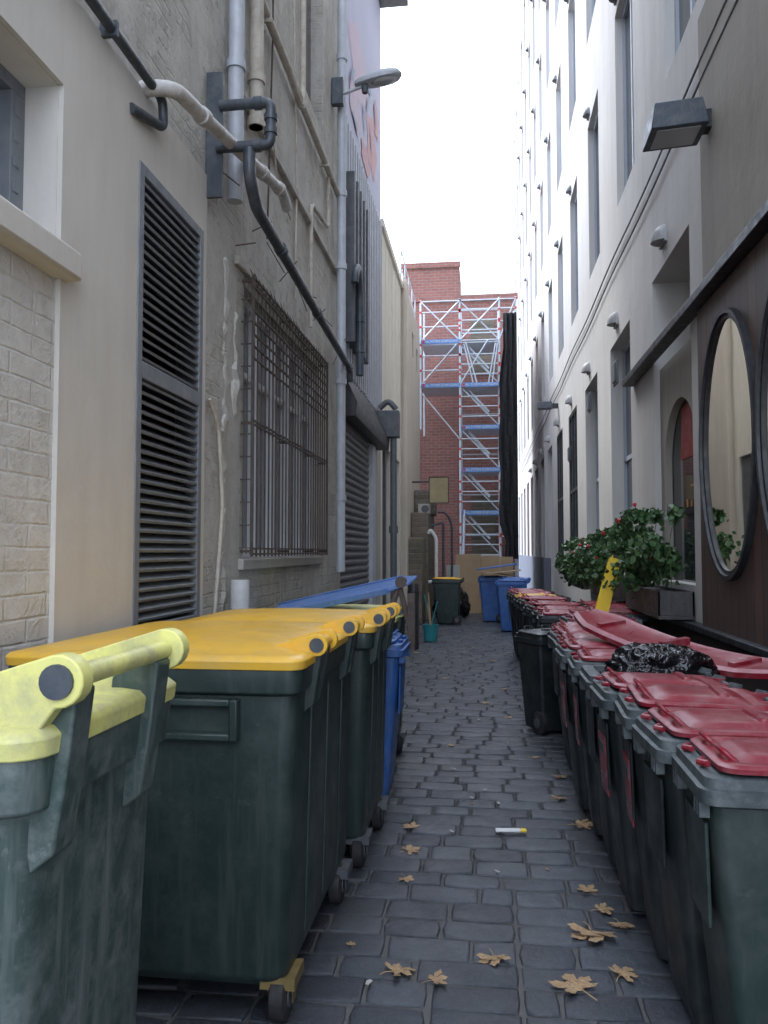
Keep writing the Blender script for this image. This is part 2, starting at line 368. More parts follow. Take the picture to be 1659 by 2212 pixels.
w=sub("window",(XL-.2,2.3,2.9),A)
mb=MB()
for a,b,c,d in ((1.6,3.16,2.89,2.95),(1.6,3.16,3.54,3.6),(3.06,3.16,2.95,3.54),(2.2,2.26,2.95,3.54),(1.6,1.66,2.95,3.54)): mb.box(XL-.25,XL-.15,a,b,c,d)
for k in range(5): mb.box(XL-.152,XL-.145,3.08,3.12,3.0+k*.11,3.04+k*.11)
add("window_frame",mb,'louvre',w,bevel=.004); add("window_pane",MB().box(XL-.24,XL-.22,1.66,3.06,2.95,3.54),'glass',w,smooth=0)
lv=sub("louvre_vent",(XL,4.4,1.15),A)
mb=MB()
for (a,b,c,d) in ((3.92,3.98,1.15,3.65),(4.82,4.88,1.15,3.65),(3.98,4.82,1.15,1.21),(3.98,4.82,3.59,3.65),(3.98,4.82,2.51,2.60)): mb.box(XL-.12,XL+.03,a,b,c,d)
add("louvre_frame",mb,'louvre',lv,bevel=.004)
mb=MB()
for (c,d) in ((1.22,2.5),(2.6,3.58)):
    z=c+.01
    while z<d-.02:
        mb.ext([(XL-.07,3.98,z+.050),(XL+.022,3.98,z),(XL+.027,3.98,z+.014),(XL-.065,3.98,z+.064)],(0,.84,0)); z+=.052
add("louvre_blades",mb,'louvre',lv,smooth=0)
add("vent_back",MB().box(XL-.2,XL-.14,3.95,4.85,1.2,3.6),'black',lv,smooth=0)
bw=sub("barred_window",(XL,7.2,1.55),A)
mb=MB(); WX=XL-.08
for a,b,c,d in ((5.85,8.6,1.55,1.62),(5.85,8.6,3.55,3.62)): mb.box(WX-.08,WX,a,b,c,d)
for k in range(6):
    yy=5.85+k*(2.68/5); mb.box(WX-.075,WX+.02,yy,yy+.07,1.62,3.55)
mb.box(WX-.07,WX-.01,5.9,8.55,2.98,3.03)
add("window_frame",mb,'white',bw,bevel=.004); add("window_pane",MB().box(WX-.08,WX-.05,5.86,8.59,1.6,3.6),'glass2',bw,smooth=0)
mb=MB(); gx=XL+.09
for k in range(26):
    yy=5.80+k*.112; mb.tube([(gx,yy,1.56),(gx,yy,3.66)],.008,6)
    mb.tube([(gx,yy,3.66),(gx-.03,yy,3.72+R(0,.03))],[.007,.002],5)
for z in (1.58,1.62,2.55,2.58,3.05,3.14,3.23,3.32,3.41,3.50,3.59,3.66): mb.box(gx-.004,gx+.010,5.76,8.64,z-.007,z+.007)
for z in (1.6,2.56,3.64):
    for yy in (5.8,6.9,7.9,8.62): mb.box(XL-.01,gx,yy-.01,yy+.01,z-.01,z+.01)
for yy in (5.78,8.62): mb.box(gx-.004,gx+.012,yy-.012,yy+.012,1.56,3.68)
for k in range(12): mb.box(XL,gx,5.775,5.785,1.62+k*.17,1.628+k*.17)
for k in range(3): mb.box(XL+.02+k*.03,XL+.026+k*.03,5.772,5.778,1.58,3.66)
add("security_grille",mb,'rust',bw,smooth=0)
mb=MB().box(XL-.1,XL+.04,5.75,8.7,1.46,1.545); add("window_sill",mb,'conc',bw,bevel=.01)
for (a,b,c,d) in ops[3:]:
    mb=MB().box(XL-.2,XL-.14,a,b,c,d); add("upper_window",mb,'glass',A,smooth=0)
for (yy,za,zb,wd) in ((5.40,1.0,3.75,.05),(8.78,1.3,3.9,.04),(5.62,2.55,3.45,.07)):
    mb=MB(); pts=[];z=za; rs=[]
    while z<zb: pts.append((XL-.022,yy+R(-.03,.03),z)); rs.append(wd*R(.45,1.0)); z+=.06
    rs[0]=rs[-1]=.008
    mb.tube(pts,rs,8); add("plaster_scar",mb,'old_brick',A,smooth=40)
for k in range(11): 
    yy=5.2+k*.42; add("wall_spike",MB().tube([(XL,yy,3.78+R(0,.5)),(XL+.16,yy+R(-.03,.03),3.8+R(0,.4))],.005,5),'rust',A,smooth=0)
add("string_course",MB().box(XL-.02,XL+.05,5.6,9.8,4.98,5.06),'old_brick',A,bevel=.01)
add("window_lintel",MB().box(XL-.02,XL+.035,5.6,8.8,3.70,3.77),'old_brick',A,bevel=.01)

def pipe(name,pts,r,mat,label,corner=.08,joints=(),cat="pipe",n=14,clips=()):
    mb=MB().tube(pts,r,n,corner=corner)
    for a,b in joints: mb.tube([a,b],r*1.25,n)
    for c in clips: mb.box(c[0]-r*2.2,c[0]+r*1.1,c[1]-.012,c[1]+.012,c[2]-r*1.4,c[2]+r*1.4)
    return add(name,mb,mat,label=label,category=cat,group="pipes fixed to the brick wall",smooth=50)
pipe("wall_pipe",[(-1.74,-1,4.07),(-1.74,4.10,4.07),(-1.74,4.12,3.92),(-1.78,3.8,3.86)],.026,'dpipe',"dark narrow pipe along the cream wall",.05,clips=[(-1.74,2.6,4.07),(-1.74,3.5,4.07)])
pipe("wall_pipe",[(-1.9,3.98,4.06),(-1.64,4.0,4.08),(-1.62,4.35,4.12),(-1.62,6.25,4.52),(-1.62,6.40,4.44)],.042,'wpipe',"weathered white pipe with elbows leaving the wall",.12,joints=[((-1.62,4.36,4.122),(-1.62,4.43,4.137)),((-1.62,5.6,4.383),(-1.62,5.68,4.40)),((-1.62,6.1,4.488),(-1.62,6.16,4.50))])
pipe("wall_pipe",[(-1.70,4.93,4.50),(-1.36,4.93,4.50),(-1.36,4.93,4.22),(-1.72,4.93,4.22)],.034,'dpipe',"dark U shaped valve pipe on a steel bracket",.05,
  joints=[((-1.42,4.93,4.5),(-1.47,4.93,4.5)),((-1.36,4.93,4.42),(-1.36,4.93,4.38)),((-1.42,4.93,4.22),(-1.47,4.93,4.22)),((-1.36,4.93,4.33),(-1.36,4.93,4.29))])
add("steel_bracket",MB().box(-1.80,-1.685,4.94,4.965,3.90,4.74),'dpipe',label="flat dark steel bracket plate on the wall",category="bracket",bevel=.004)
pipe("wall_pipe",[(-1.5,4.93,4.20),(-1.5,4.93,4.02),(-1.50,5.1,3.88),(-1.66,9.75,3.86),(-1.66,9.78,3.70)],.04,'dpipe',"long dark pipe running over the barred window",.08,joints=[((-1.52,5.8,3.878),(-1.522,5.86,3.877)),((-1.58,7.4,3.87),(-1.582,7.46,3.87)),((-1.655,9.6,3.862),(-1.657,9.68,3.86))])
pipe("downpipe",[(-1.73,5.35,4.05),(-1.73,5.35,11.5)],.055,'lgrey',"pale grey vertical downpipe on brick wall",0,joints=[((-1.73,5.35,5.0),(-1.73,5.35,5.06))],cat="downpipe")
pipe("downpipe",[(-1.73,5.85,4.85),(-1.73,5.85,11.5)],.055,'cpipe',"cream painted vertical downpipe on brick wall",0,joints=[((-1.73,5.85,4.85),(-1.73,5.85,4.92)),((-1.73,5.85,5.2),(-1.73,5.85,5.26))],cat="downpipe")
pipe("wall_pipe",[(-1.75,5.2,6.0),(-1.75,9.45,5.92)],.035,'cpipe',"cream horizontal pipe high on brick wall",0,clips=[(-1.75,6.2,5.97),(-1.75,7.4,5.95),(-1.75,8.6,5.93)])
pipe("wall_pipe",[(-1.75,6.9,5.96),(-1.75,7.5,5.9),(-1.75,7.5,7.6),(-1.75,6.2,8.6)],.03,'cpipe',"thin painted conduit climbing the brick wall",.1)
pipe("wall_pipe",[(-1.77,8.0,3.9),(-1.77,8.0,5.2),(-1.77,8.9,5.3),(-1.77,8.9,5.9)],.022,'cpipe',"thin cream conduit above the barred window",.1)
pipe("wall_pipe",[(-1.79,5.15,1.0),(-1.78,5.3,1.9),(-1.78,5.2,2.45),(-1.79,5.05,2.6)],.014,'cpipe',"narrow painted conduit beside the louvre",.1)
pipe("wall_pipe",[(-1.79,6.4,4.2),(-1.78,6.5,6.0),(-1.79,6.55,8.0)],.008,'rust',"thin cable sagging on the brick wall",.1)
pipe("wall_pipe",[(-1.79,5.9,4.9),(-1.72,6.3,5.1),(-1.76,6.6,4.75),(-1.79,7.2,4.7)],.007,'cpipe',"thin cable looped on the brick wall",.2)
pipe("wall_pipe",[(-1.79,6.3,9.0),(-1.78,7.2,7.2),(-1.78,7.4,5.3),(-1.79,7.4,4.0)],.01,'cpipe',"thin painted cable running down brick wall",.3)
pipe("downpipe",[(-1.71,9.42,1.36),(-1.71,9.42,11.5)],.055,'lgrey',"tall pale grey downpipe at building corner",0,joints=[((-1.71,9.42,z),(-1.71,9.42,z+.07)) for z in (2.2,3.6,5.0,5.9,7.6)],cat="downpipe")
pipe("wall_pipe",[(-1.62,10.3,3.9),(-1.62,10.3,5.0),(-1.62,10.1,5.3),(-1.62,9.9,5.1),(-1.62,9.9,5.0)],.05,'dpipe',"dark vent pipe with a hooked top",.12,joints=[((-1.62,10.3,4.2),(-1.62,10.3,4.35)),((-1.62,10.3,4.6),(-1.62,10.3,4.68))])
mb=MB().tube([(-1.70,5.45,0),(-1.70,5.45,1.38)],.055,20).tube([(-1.70,5.45,1.20),(-1.70,5.45,1.40)],.066,20).tube([(-1.70,5.45,1.0),(-1.70,5.45,1.06)],.066,20).tube([(-1.70,5.45,1.12),(-1.60,5.5,1.12),(-1.56,5.5,1.0)],.03,12,corner=.04)
add("drain_pipe",mb,'pvc',label="short white plastic drain pipe with collar",category="pipe",smooth=50)

# street lamp on wall
sl=empty("street_lamp",(-1.76,9.25,7.0),"grey street lamp on a wall bracket above the lane","street lamp")
add("wall_bracket",MB().box(-1.80,-1.66,9.22,9.30,6.95,7.28),'dpipe',sl,bevel=.006)
add("lamp_arm",MB().tube([(-1.70,9.26,7.08),(-1.40,9.26,7.17)],.02,10),'lgrey',sl)
rg=[]
for t,ry,rz in ((-1.52,.035,.035),(-1.47,.08,.06),(-1.34,.11,.08),(-1.2,.13,.09),(-1.08,.12,.085),(-1.0,.09,.06),(-.96,.03,.02)):
    zc=7.2+(t+1.46)*.16; rg.append([(t,9.26+ry*math.cos(a),zc+rz*max(-.45,math.sin(a))) for a in [k*2*math.pi/16 for k in range(16)]])
add("lamp_head",MB().loft(rg),'lgrey',sl,smooth=50)
add("lamp_glass",MB().loft([[(-1.17+.15*math.cos(a)*s,9.26+.09*math.sin(a)*s,7.245-zz+(.15*math.cos(a)*s)*.16) for a in [k*2*math.pi/16 for k in range(16)]] for s,zz in ((1,.03),(.9,.055),(.5,.07))]),'lens',sl,smooth=50)
add("light_sensor",MB().tube([(-1.40,9.26,7.17),(-1.40,9.26,7.08)],[.045,.035],12),'dgrey',sl)

# ------------------------------------------------------------ left second building
B=empty("lilac_building",(-3,12,0),"tall lilac painted building with mural and roller door","building")
mb=MB(); XB=XL
wallgrid(mb,XB,9.86,13.84,7.33,16,[],-.1); mb.box(-6,XB-.3,9.86,13.83,0,15.99); mb.quad([(XB,13.84,3),(XB-.4,13.84,3),(XB-.4,13.84,16),(XB,13.84,16)]);mb.quad([(XB,9.86,11.9),(XB-.4,9.86,11.9),(XB-.4,9.86,16),(XB,9.86,16)]);mb.quad([(XB,9.86,16),(XB,13.84,16),(-2.2,13.84,16),(-2.2,9.86,16)])
add("painted_wall",mb,'purple',B,smooth=0)
mb=MB(); wallgrid(mb,XB,9.86,13.84,0,3.95,[(9.95,12.45,-.1,3.3)],-.2); add("lower_wall",mb,'conc',B,smooth=0)
mb=MB(); yy=9.86
while yy<13.8:
    mb.quad([(XB,yy,3.95),(XB,yy+.1,3.95),(XB,yy+.1,7.33),(XB,yy,7.33)])
    mb.box(XB-.01,XB+.03,yy+.1,yy+.16,3.95,7.33); mb.quad([(XB,yy+.16,3.95),(XB,yy+.2,3.95),(XB,yy+.2,7.33),(XB,yy+.16,7.33)]); yy+=.2
add("ribbed_cladding",mb,'corr',B,smooth=0)
for k in range(5): add("ventilation_fin",MB().box(XB+.03,XB+.15,10.1+k*.3,10.19+k*.3,4.3,6.55),'dgrey',B,bevel=.005)
mb=MB(); z=0; rg=[]
while z<3.3:
    for f_,x_ in ((0,0),(.3,.03),(.6,.03),(.85,0)): rg.append((XB-.03+x_,z+f_*.10))
    z+=.10
for (p,q) in zip(rg,rg[1:]): mb.quad([(p[0],9.95,p[1]),(p[0],12.45,p[1]),(q[0],12.45,q[1]),(q[0],9.95,q[1])])
add("roller_door",mb,'shutter',B,smooth=0)
add("door_canopy",MB().ext([(XB,9.9,3.95),(XB,9.9,3.3),(XB+.20,9.9,3.3),(XB+.22,9.9,3.48)],(0,3.5,0)),'black',B,bevel=.006)
add("door_post",MB().box(XB-.02,XB+.06,12.47,12.8,0,3.29),'lgrey',B,bevel=.005)
def blob(cy,cz,ry,rz,n=18,seed=0,lob=3,amp=.2):
    rn=random.Random(seed); ph=rn.uniform(0,6)
    return [(XB+.004,cy+ry*math.cos(t)*(1+amp*math.sin(lob*t+ph)),cz+rz*math.sin(t)*(1+amp*math.sin(lob*t+ph))) for t in [k*2*math.pi/n for k in range(n)]]
mb=MB()
for k,(cy,cz,ry,rz,mi) in enumerate(((11.4,8.7,.9,.5,1),(12.7,8.2,.55,.45,0),(13.2,8.9,.3,.3,0),(11.0,7.9,.5,.3,1),(12.0,7.65,.45,.2,0))): mb.quad([(p[0]+k*.002,p[1],p[2]) for p in blob(cy,cz,ry,rz,24,k,5,.13)],mi)
for k in range(7):
    cy=R(10.6,13.5);cz=R(7.6,9.0);a=R(0,3); mb.quad([(XB+.02+k*.002,cy+math.cos(a)*u-math.sin(a)*v,cz+math.sin(a)*u+math.cos(a)*v) for u,v in ((-.25,0),(-.1,.05),(.12,.05),(.25,0),(.12,-.04),(-.1,-.05))],2)
add("mural",mb,['mural_red','mural_pink','mural_green'],B,label="faded floral mural in coral, pink and teal",smooth=0)
mb=MB().box(XB,XB+.5,12.2,13.8,11.3,11.4)
for k in range(8): mb.box(XB+.46,XB+.48,12.25+k*.2,12.27+k*.2,11.4,12.3)
mb.box(XB+.45,XB+.49,12.2,13.8,12.3,12.34); add("balcony",mb,'dgrey',B,smooth=0)
mx=empty("meter_box",(-1.6,13.4,3.3),"grey electrical meter box with conduit on wall","meter box")
add("box_body",MB().box(-1.78,-1.42,13.2,13.42,3.50,3.95),'dgrey',mx,bevel=.012)
add("box_hood",MB().tube([(-1.76,13.3,4.0),(-1.6,13.3,4.14),(-1.48,13.3,3.98)],.05,10,corner=.1),'dgrey',mx)
add("conduit",MB().tube([(-1.52,13.3,0),(-1.52,13.3,3.50)],.055,10).tube([(-1.52,13.3,1.9),(-1.52,13.3,2.02)],.075,10),'dgrey',mx)

C=empty("cream_building",(-3,15.5,0),"narrow cream panelled building with dark doorway","building")
CH=7.45
mb=MB(); wallgrid(mb,XL,13.85,17.3,0,CH,[(14.1,15.3,-.1,3.5),(15.6,17.0,-.1,3.5)],-.3); mb.box(-6,XL-.301,13.86,17.29,0,CH-.01); mb.quad([(XL,13.85,CH),(XL,17.3,CH),(-2.2,17.3,CH),(-2.2,13.85,CH)])
mb.box(XL,XL+.012,15.4,15.44,3.5,CH-.1);mb.box(XL,XL+.05,13.85,17.3,CH-.1,CH+.04)
for k in range(6): mb.box(XL,XL+.01,13.9+k*.57,13.93+k*.57,3.6,CH-.1)
add("panel_wall",mb,'cream2',C,smooth=0)
for (a,b) in ((14.1,15.3),(15.6,17.0)): add("doorway",MB().box(XL-.15,XL-.08,a,b,0,3.5).box(XL-.08,XL-.02,a+.55,a+.65,0,3.5),'dgrey',C,smooth=0)
D=empty("tan_building",(-3,19.3,0),"tan rendered building with two small windows","building")
mb=MB(); XD=XL+.08; wallgrid(mb,XD,17.3,21.4,0,7.5,[(19.1,19.5,6.3,6.9),(20.3,20.7,6.2,6.8),(18.8,19.6,-.1,2.4)],-.1); mb.box(-6,XD-.251,17.31,21.39,0,7.49); mb.quad([(XD,17.3,0),(XD-.3,17.3,0),(XD-.3,17.3,7.5),(XD,17.3,7.5)]);mb.quad([(XD,17.3,7.5),(XD,21.4,7.5),(XD-.4,21.4,7.5),(XD-.4,17.3,7.5)])
mb.box(XD-.02,XD+.05,17.25,17.75,0,7.55)
add("render_wall",mb,'tan',D,smooth=0)
add("small_window",MB().box(XD-.09,XD-.05,19.1,19.5,6.3,6.9),'glass',D,smooth=0);add("small_window",MB().box(XD-.09,XD-.05,20.3,20.7,6.2,6.8),'glass',D,smooth=0)
add("door",MB().box(XD-.09,XD-.05,18.8,19.6,0,2.4),'black',D,smooth=0)
mb=MB()
for k in range(5): mb.tube([(XD-.1,17.5+k*.9,7.5),(XD-.1,17.5+k*.9,8.3)],.018,6)
mb.tube([(XD-.1,17.5,8.3),(XD-.1,21.1,8.3)],.018,6); mb.tube([(XD-.1,17.5,7.9),(XD-.1,21.1,7.9)],.018,6); add("roof_railing",mb,'lgrey',D,smooth=0)

# low rubble wall and clutter
mb=MB().box(-1.72,-1.32,18.6,20.8,0,2.5).box(-1.72,-1.25,19.6,20.8,2.5,3.1).box(-1.72,-1.38,17.6,18.6,0,1.9)
add("old_brick_wall",mb,'rubble',label="low crumbling brick wall with mossy patches",category="wall",bevel=.02)
pipe("wall_pipe",[(-1.3,18.4,.9),(-1.12,18.4,.9),(-1.12,18.4,1.9),(-1.25,18.4,2.1),(-1.3,18.4,2.0)],.04,'pvc',"white plastic waste pipe by the crumbling wall",.08)
pipe("wall_pipe",[(-1.28,19.2,2.2),(-1.0,19.2,2.3),(-1.0,19.2,.2)],.03,'dpipe',"dark pipe by the crumbling wall",.08)
pipe("wall_pipe",[(-1.2,20.5,2.6),(-1.0,20.5,2.6),(-.85,20.5,2.3),(-.85,20.5,.3)],.03,'dpipe',"dull waste pipe bending to the ground",.15)
x,y_,z=-1.44,19.5,2.5
mb=MB().box(x-.17,x+.12,y_-.2,y_+.2,z,z+.24).tube([(x+.0,y_-.20,z+.12),(x+.0,y_-.215,z+.12)],.09,16,1).box(x-.15,x+.1,y_-.18,y_+.18,z-.03,z,1); add("air_conditioner",mb,['beige','dgrey'],label="small beige air conditioner unit on low wall",category="air conditioner",bevel=.01)
sb=empty("sign_box",(-1.15,19.0,2.9),"dull olive metal sign box hung over the lane","sign")
add("sign_panel",MB().box(-1.32,-.86,19.0,19.08,2.74,3.36),'signbox',sb,bevel=.01); add("sign_border",MB().box(-1.33,-.85,18.985,18.999,2.73,2.755).box(-1.33,-.85,18.985,18.999,3.345,3.37).box(-1.33,-1.305,18.985,18.999,2.755,3.345).box(-.875,-.85,18.985,18.999,2.755,3.345),'rust',sb); add("sign_arm",MB().tube([(-1.75,19.04,3.25),(-1.31,19.04,3.25)],.02,8),'black',sb)

# ------------------------------------------------------------ end building, hoarding, scaffold
E=empty("red_brick_building",(-1.5,25,0),"red brick building closing the lane, behind scaffolding","building")
mb=MB().box(-7,.93,23.5,30,0,9.1).box(-2.4,-.72,23.45,25.2,9.1,10.1); add("brick_wall",mb,'red_brick',E,smooth=0)
mb=MB().box(-2.2,-.75,23.40,23.499,6.35,6.5).box(-7,.97,23.42,23.499,8.98,9.14).box(-2.45,-.68,23.38,23.449,9.98,10.14); add("brick_cornice",mb,'red_brick',E,smooth=0)
for (a,b,c,d) in ((-.4,.3,6.9,8.4),(-.4,.3,1.6,3.2)): add("window",MB().box(a,b,23.47,23.495,c,d).box(a-.05,b+.05,23.44,23.495,c-.1,c),['rubble'],E,smooth=0)
hd=empty("hoarding",(0,21,0),"plywood hoarding closing off the end of lane","hoarding")
for k,(a,b) in enumerate(((-.78,-.12),(-.11,.36),(.37,.70))): add("plywood_sheet",MB().box(a,b,20.98+.01*k,21.02+.01*k,0,1.52-(.03*k)),'ply',hd,bevel=.004)
add("board",MB().box(-1.0,-.65,20.6,20.64,.55,1.25),'beige',label="pale board leaning by the plywood hoarding",category="board",bevel=.004)
S=empty("scaffolding",(-.4,22,0),"galvanised scaffolding tower with blue banners on brick building","scaffolding")
FY,BY=21.6,22.9
def sp(name,p,q,r=.024,mat='steel',clip=False):
    mb=MB().tube([p,q],r,7)
    if clip:
        for e in (p,q): mb.box(e[0]-.03,e[0]+.03,e[1]-.03,e[1]+.03,e[2]-.03,e[2]+.03,1)
    add(name,mb,['steel','redclip'],S)
for X_ in (-.66,.40,.84):
    for Y_ in (FY,BY): sp("upright_pole",(X_,Y_,0),(X_,Y_,8.45),.028)
for Y_ in (FY,BY): sp("upright_pole",(-1.72,Y_,4.9),(-1.72,Y_,8.45),.028)
decks=[2.65,3.8,4.95,6.1,7.3]
for i,z in enumerate([1.5]+decks):
    add("deck_board",MB().box(-.63,.38,FY+.03,BY-.03,z-.06,z-.02),'steel',S,smooth=0)
    for dz in (0,.28,.55,.82):
        if z+dz>8.4: continue
        sp("guard_rail",(-.66,FY,z+dz),(.40,FY,z+dz),.017,clip=dz!=0)
        if dz in (0,.55): sp("guard_rail",(-.66,BY,z+dz),(.40,BY,z+dz),.017)
    sp("diagonal_brace",(-.66,FY+.03,z+1.1),(.40,FY+.03,z),.018)
    sp("guard_rail",(.40,FY,z+.5),(.84,FY,z+.5),.018,clip=True)
    sp("guard_rail",(.4,FY,z+.5),(.4,BY,z+.5),.018); sp("guard_rail",(-.66,FY,z+.5),(-.66,BY,z+.5),.018)
    for s in (0,.5): add("stair_stringer",MB().box(-.55,.30,FY+.3+s,FY+.33+s,0,.05,mat=Matrix.Translation((-.1,0,z-.5))@Matrix.Rotation(math.radians(48),4,'Y')),'steel',S,smooth=0)
for z in (6.1,7.3):
    add("deck_board",MB().box(-1.7,-.69,FY+.03,BY-.03,z-.06,z-.02),'steel',S,smooth=0)
    for dz in (0,.4,.8,1.1): sp("guard_rail",(-1.72,FY,z+dz),(-.66,FY,z+dz),.018,clip=dz!=0)
for dz in (8.15,8.4): sp("guard_rail",(-.66,FY,dz),(.84,FY,dz),.018,clip=True)
for p,q in (((-1.72,6.1),(-.66,7.3)),((-1.72,7.3),(-.66,8.4)),((-.66,7.3),(-1.72,8.4)),((-.66,7.3),(.4,8.4)),((-1.72,5.9),(-.66,4.6)),((-.66,6.1),(.1,7.3)),((.84,8.4),(.4,7.3)),((-.3,6.1),(-.55,7.2)),((-.2,6.1),(-.5,7.25)),((.2,6.1),(.35,7.2)),((.1,6.1),(.3,7.2))):
    sp("diagonal_brace",(p[0],FY-.02,p[1]),(q[0],FY-.02,q[1]),.02)
sp("diagonal_brace",(-.62,FY-.04,0.2),(-.55,FY-.04,2.7),.03)
def text(body,size,loc,rot,mat,parent,depth=.002,xs=1):
    cu=bpy.data.curves.new("lettering",'FONT'); cu.body=body; cu.size=size; cu.extrude=depth; cu.align_y='CENTER'
    t=bpy.data.objects.new("tmp",cu); COL.objects.link(t); dg=bpy.context.evaluated_depsgraph_get(); me=bpy.data.meshes.new_from_object(t.evaluated_get(dg)); bpy.data.objects.remove(t)
    me.materials.clear(); me.materials.append(M[mat])
    o=bpy.data.objects.new("lettering",me); o.rotation_euler=rot; o.scale=(xs,1,1); reg(o,parent,None,None,None,None); o.location=Vector(loc)-wl(parent); return o
def banner(a,b,z):
    o=add("banner",MB().box(a,b,FY-.05,FY-.035,z-.058,z+.058),'bluesign',S,smooth=0)
    add("banner_mark",MB().box(a+.03,a+.09,FY-.056,FY-.051,z-.04,z+.04),'redclip',o,smooth=0)
    text("ALL SYSTEMS SCAFFOLDING",.088,(a+.11,FY-.054,z),(math.pi/2,0,0),'white',o,xs=.80)
for z in (2.65,3.8,4.95,6.1): banner(-.62,.40,z-.02)
banner(-1.70,-.66,6.08); banner(-1.70,-.66,7.28)
mb=MB(); rows=[]
for i in range(15):
    z=1.4+i*.47; r_=[]
    for k in range(9):
        x0=.38+(.12 if i<2 else 0)+max(0,(i-9)*.03)+.03*math.sin(i*1.7); r_.append((x0+k*(.86-x0)/8,FY-.12+.06*math.sin(k*2.3+i*.5),z))
    rows.append(r_)
for a,b in zip(rows,rows[1:]):
    for k in range(8): mb.quad([a[k],a[k+1],b[k+1],b[k]])
add("shade_netting",mb,'mesh',S,smooth=80)

# ------------------------------------------------------------ right building
RB=empty("rendered_building",(3,20,0),"long pale rendered building with rows of deep windows","building")
opsL=[];opsU=[]
bay=2.78
for k in range(14):
    y0=6.85+k*bay
    if y0>44: break
    opsL.append((y0,y0+1.5,1.32 if k<2 else 1.25,4.33))
    for f in range(5): opsU.append((y0-.45,y0+.75,6.0+f*3.9,8.5+f*3.9))
opsX=[(3.9,5.1,6.0,8.5)]
mb=MB(); wallgrid(mb,XR,-2,46,0,25.5,opsL+opsU+opsX,.36); mb.box(XR+.361,8,-2,45.99,0,25.4); mb.quad([(XR,-2,25.5),(XR,46,25.5),(2.2,46,25.5),(2.2,-2,25.5)]); mb.quad([(XR,46,0),(XR+.4,46,0),(XR+.4,46,25.5),(XR,46,25.5)])
add("facade_wall",mb,'right_render',RB,smooth=0)
add("stone_base",MB().box(XR-.03,XR,21.5,46,0,1.42),'base',RB,smooth=0)
def win(a,b,c,d,nz=1,ny=1,dx=.27,mt='winframe'):
    t=.06; x0=XR+dx; mb=MB()
    mb.box(x0,x0+.06,a,a+t,c,d).box(x0,x0+.06,b-t,b,c,d).box(x0,x0+.06,a+t,b-t,c,c+t).box(x0,x0+.06,a+t,b-t,d-t,d)
    for k in range(1,ny+1): yy=a+(b-a)*k/(ny+1); mb.box(x0,x0+.05,yy-t/2,yy+t/2,c+t,d-t)
    for k in range(1,nz+1): zz=c+(d-c)*k/(nz+1); mb.box(x0+.002,x0+.048,a+t,b-t,zz-t/2,zz+t/2)
    mb.box(x0+.03,x0+.035,a+t,b-t,c+t,d-t,1)
    add("window",mb,[mt,'glass'],RB,smooth=0)
for i,o in enumerate(opsL):
    if i in (3,4): win(*o,nz=1,ny=2,dx=.01,mt='black')
    elif i!=0: win(*o,nz=1,ny=1,dx=.16)
for o in opsU+opsX: win(*o,nz=0,ny=1,dx=.09)
a,b,c,d=opsL[0]
sw=sub("shop_window",(XR+.1,7.6,c),RB)
arch=[]; n=20; cy=(a+b)/2-.02; ry=.60
for k in range(n+1): t=math.pi*k/n; arch.append((cy-ry*math.cos(t),2.45+.55*math.sin(t)))
mb=MB(); xx=XR+.06
for k in range(n): mb.quad([(xx,arch[k][0],arch[k][1]),(xx,arch[k+1][0],arch[k+1][1]),(xx,arch[k+1][0],d-.9),(xx,arch[k][0],d-.9)]); mb.quad([(xx,arch[k][0],arch[k][1]),(xx,arch[k+1][0],arch[k+1][1]),(xx+.07,arch[k+1][0],arch[k+1][1]),(xx+.07,arch[k][0],arch[k][1])])
for (ya,yb,ye) in ((a,cy-ry,cy-ry),(cy+ry,b,cy+ry)):
    mb.quad([(xx,ya,c),(xx,yb,c),(xx,yb,d-.9),(xx,ya,d-.9)]); mb.quad([(xx,ye,c),(xx+.07,ye,c),(xx+.07,ye,2.45),(xx,ye,2.45)])
add("arch_surround",mb,'right_dark',sw,smooth=0)
add("window_pane",MB().box(XR+.135,XR+.14,a,b,c,d-.9),'glass',sw,smooth=0)
add("red_awning",MB().quad([(XR+.128,cy-ry*.95*math.cos(t),2.45+.5*math.sin(t)) for t in [math.pi*.05*k for k in range(0,13)]]+[(XR+.128,cy+.25,2.45)]),'redint',sw,smooth=0)
for (ya,yb,za,zb) in ((cy-.45,cy-.1,2.18,2.20),(cy-.3,cy-.24,2.0,2.08),(cy,cy+.05,2.0,2.08),(cy-.14,cy-.1,2.0,2.06)): add("gold_display",MB().box(XR+.126,XR+.132,ya,yb,za,zb),'amber',sw,smooth=0)
add("wood_cladding",MB().box(XR-.04,XR-.001,2.0,6.5,1.02,3.48),'clad',RB,smooth=0)
add("upper_panel",MB().box(XR-.03,XR-.001,2.0,6.35,3.6,5.75),'right_dark',RB,smooth=0)
add("lower_plinth",MB().box(XR-.03,XR-.001,2.0,9.6,0,.98),'plinth',RB,smooth=0)
add("window_ledge",MB().box(XR-.10,XR,2.0,9.35,.98,1.03),'black',RB,bevel=.006)
add("canopy_bar",MB().box(XR-.13,XR-.001,2.0,9.45,3.49,3.56),'black',RB,bevel=.006)
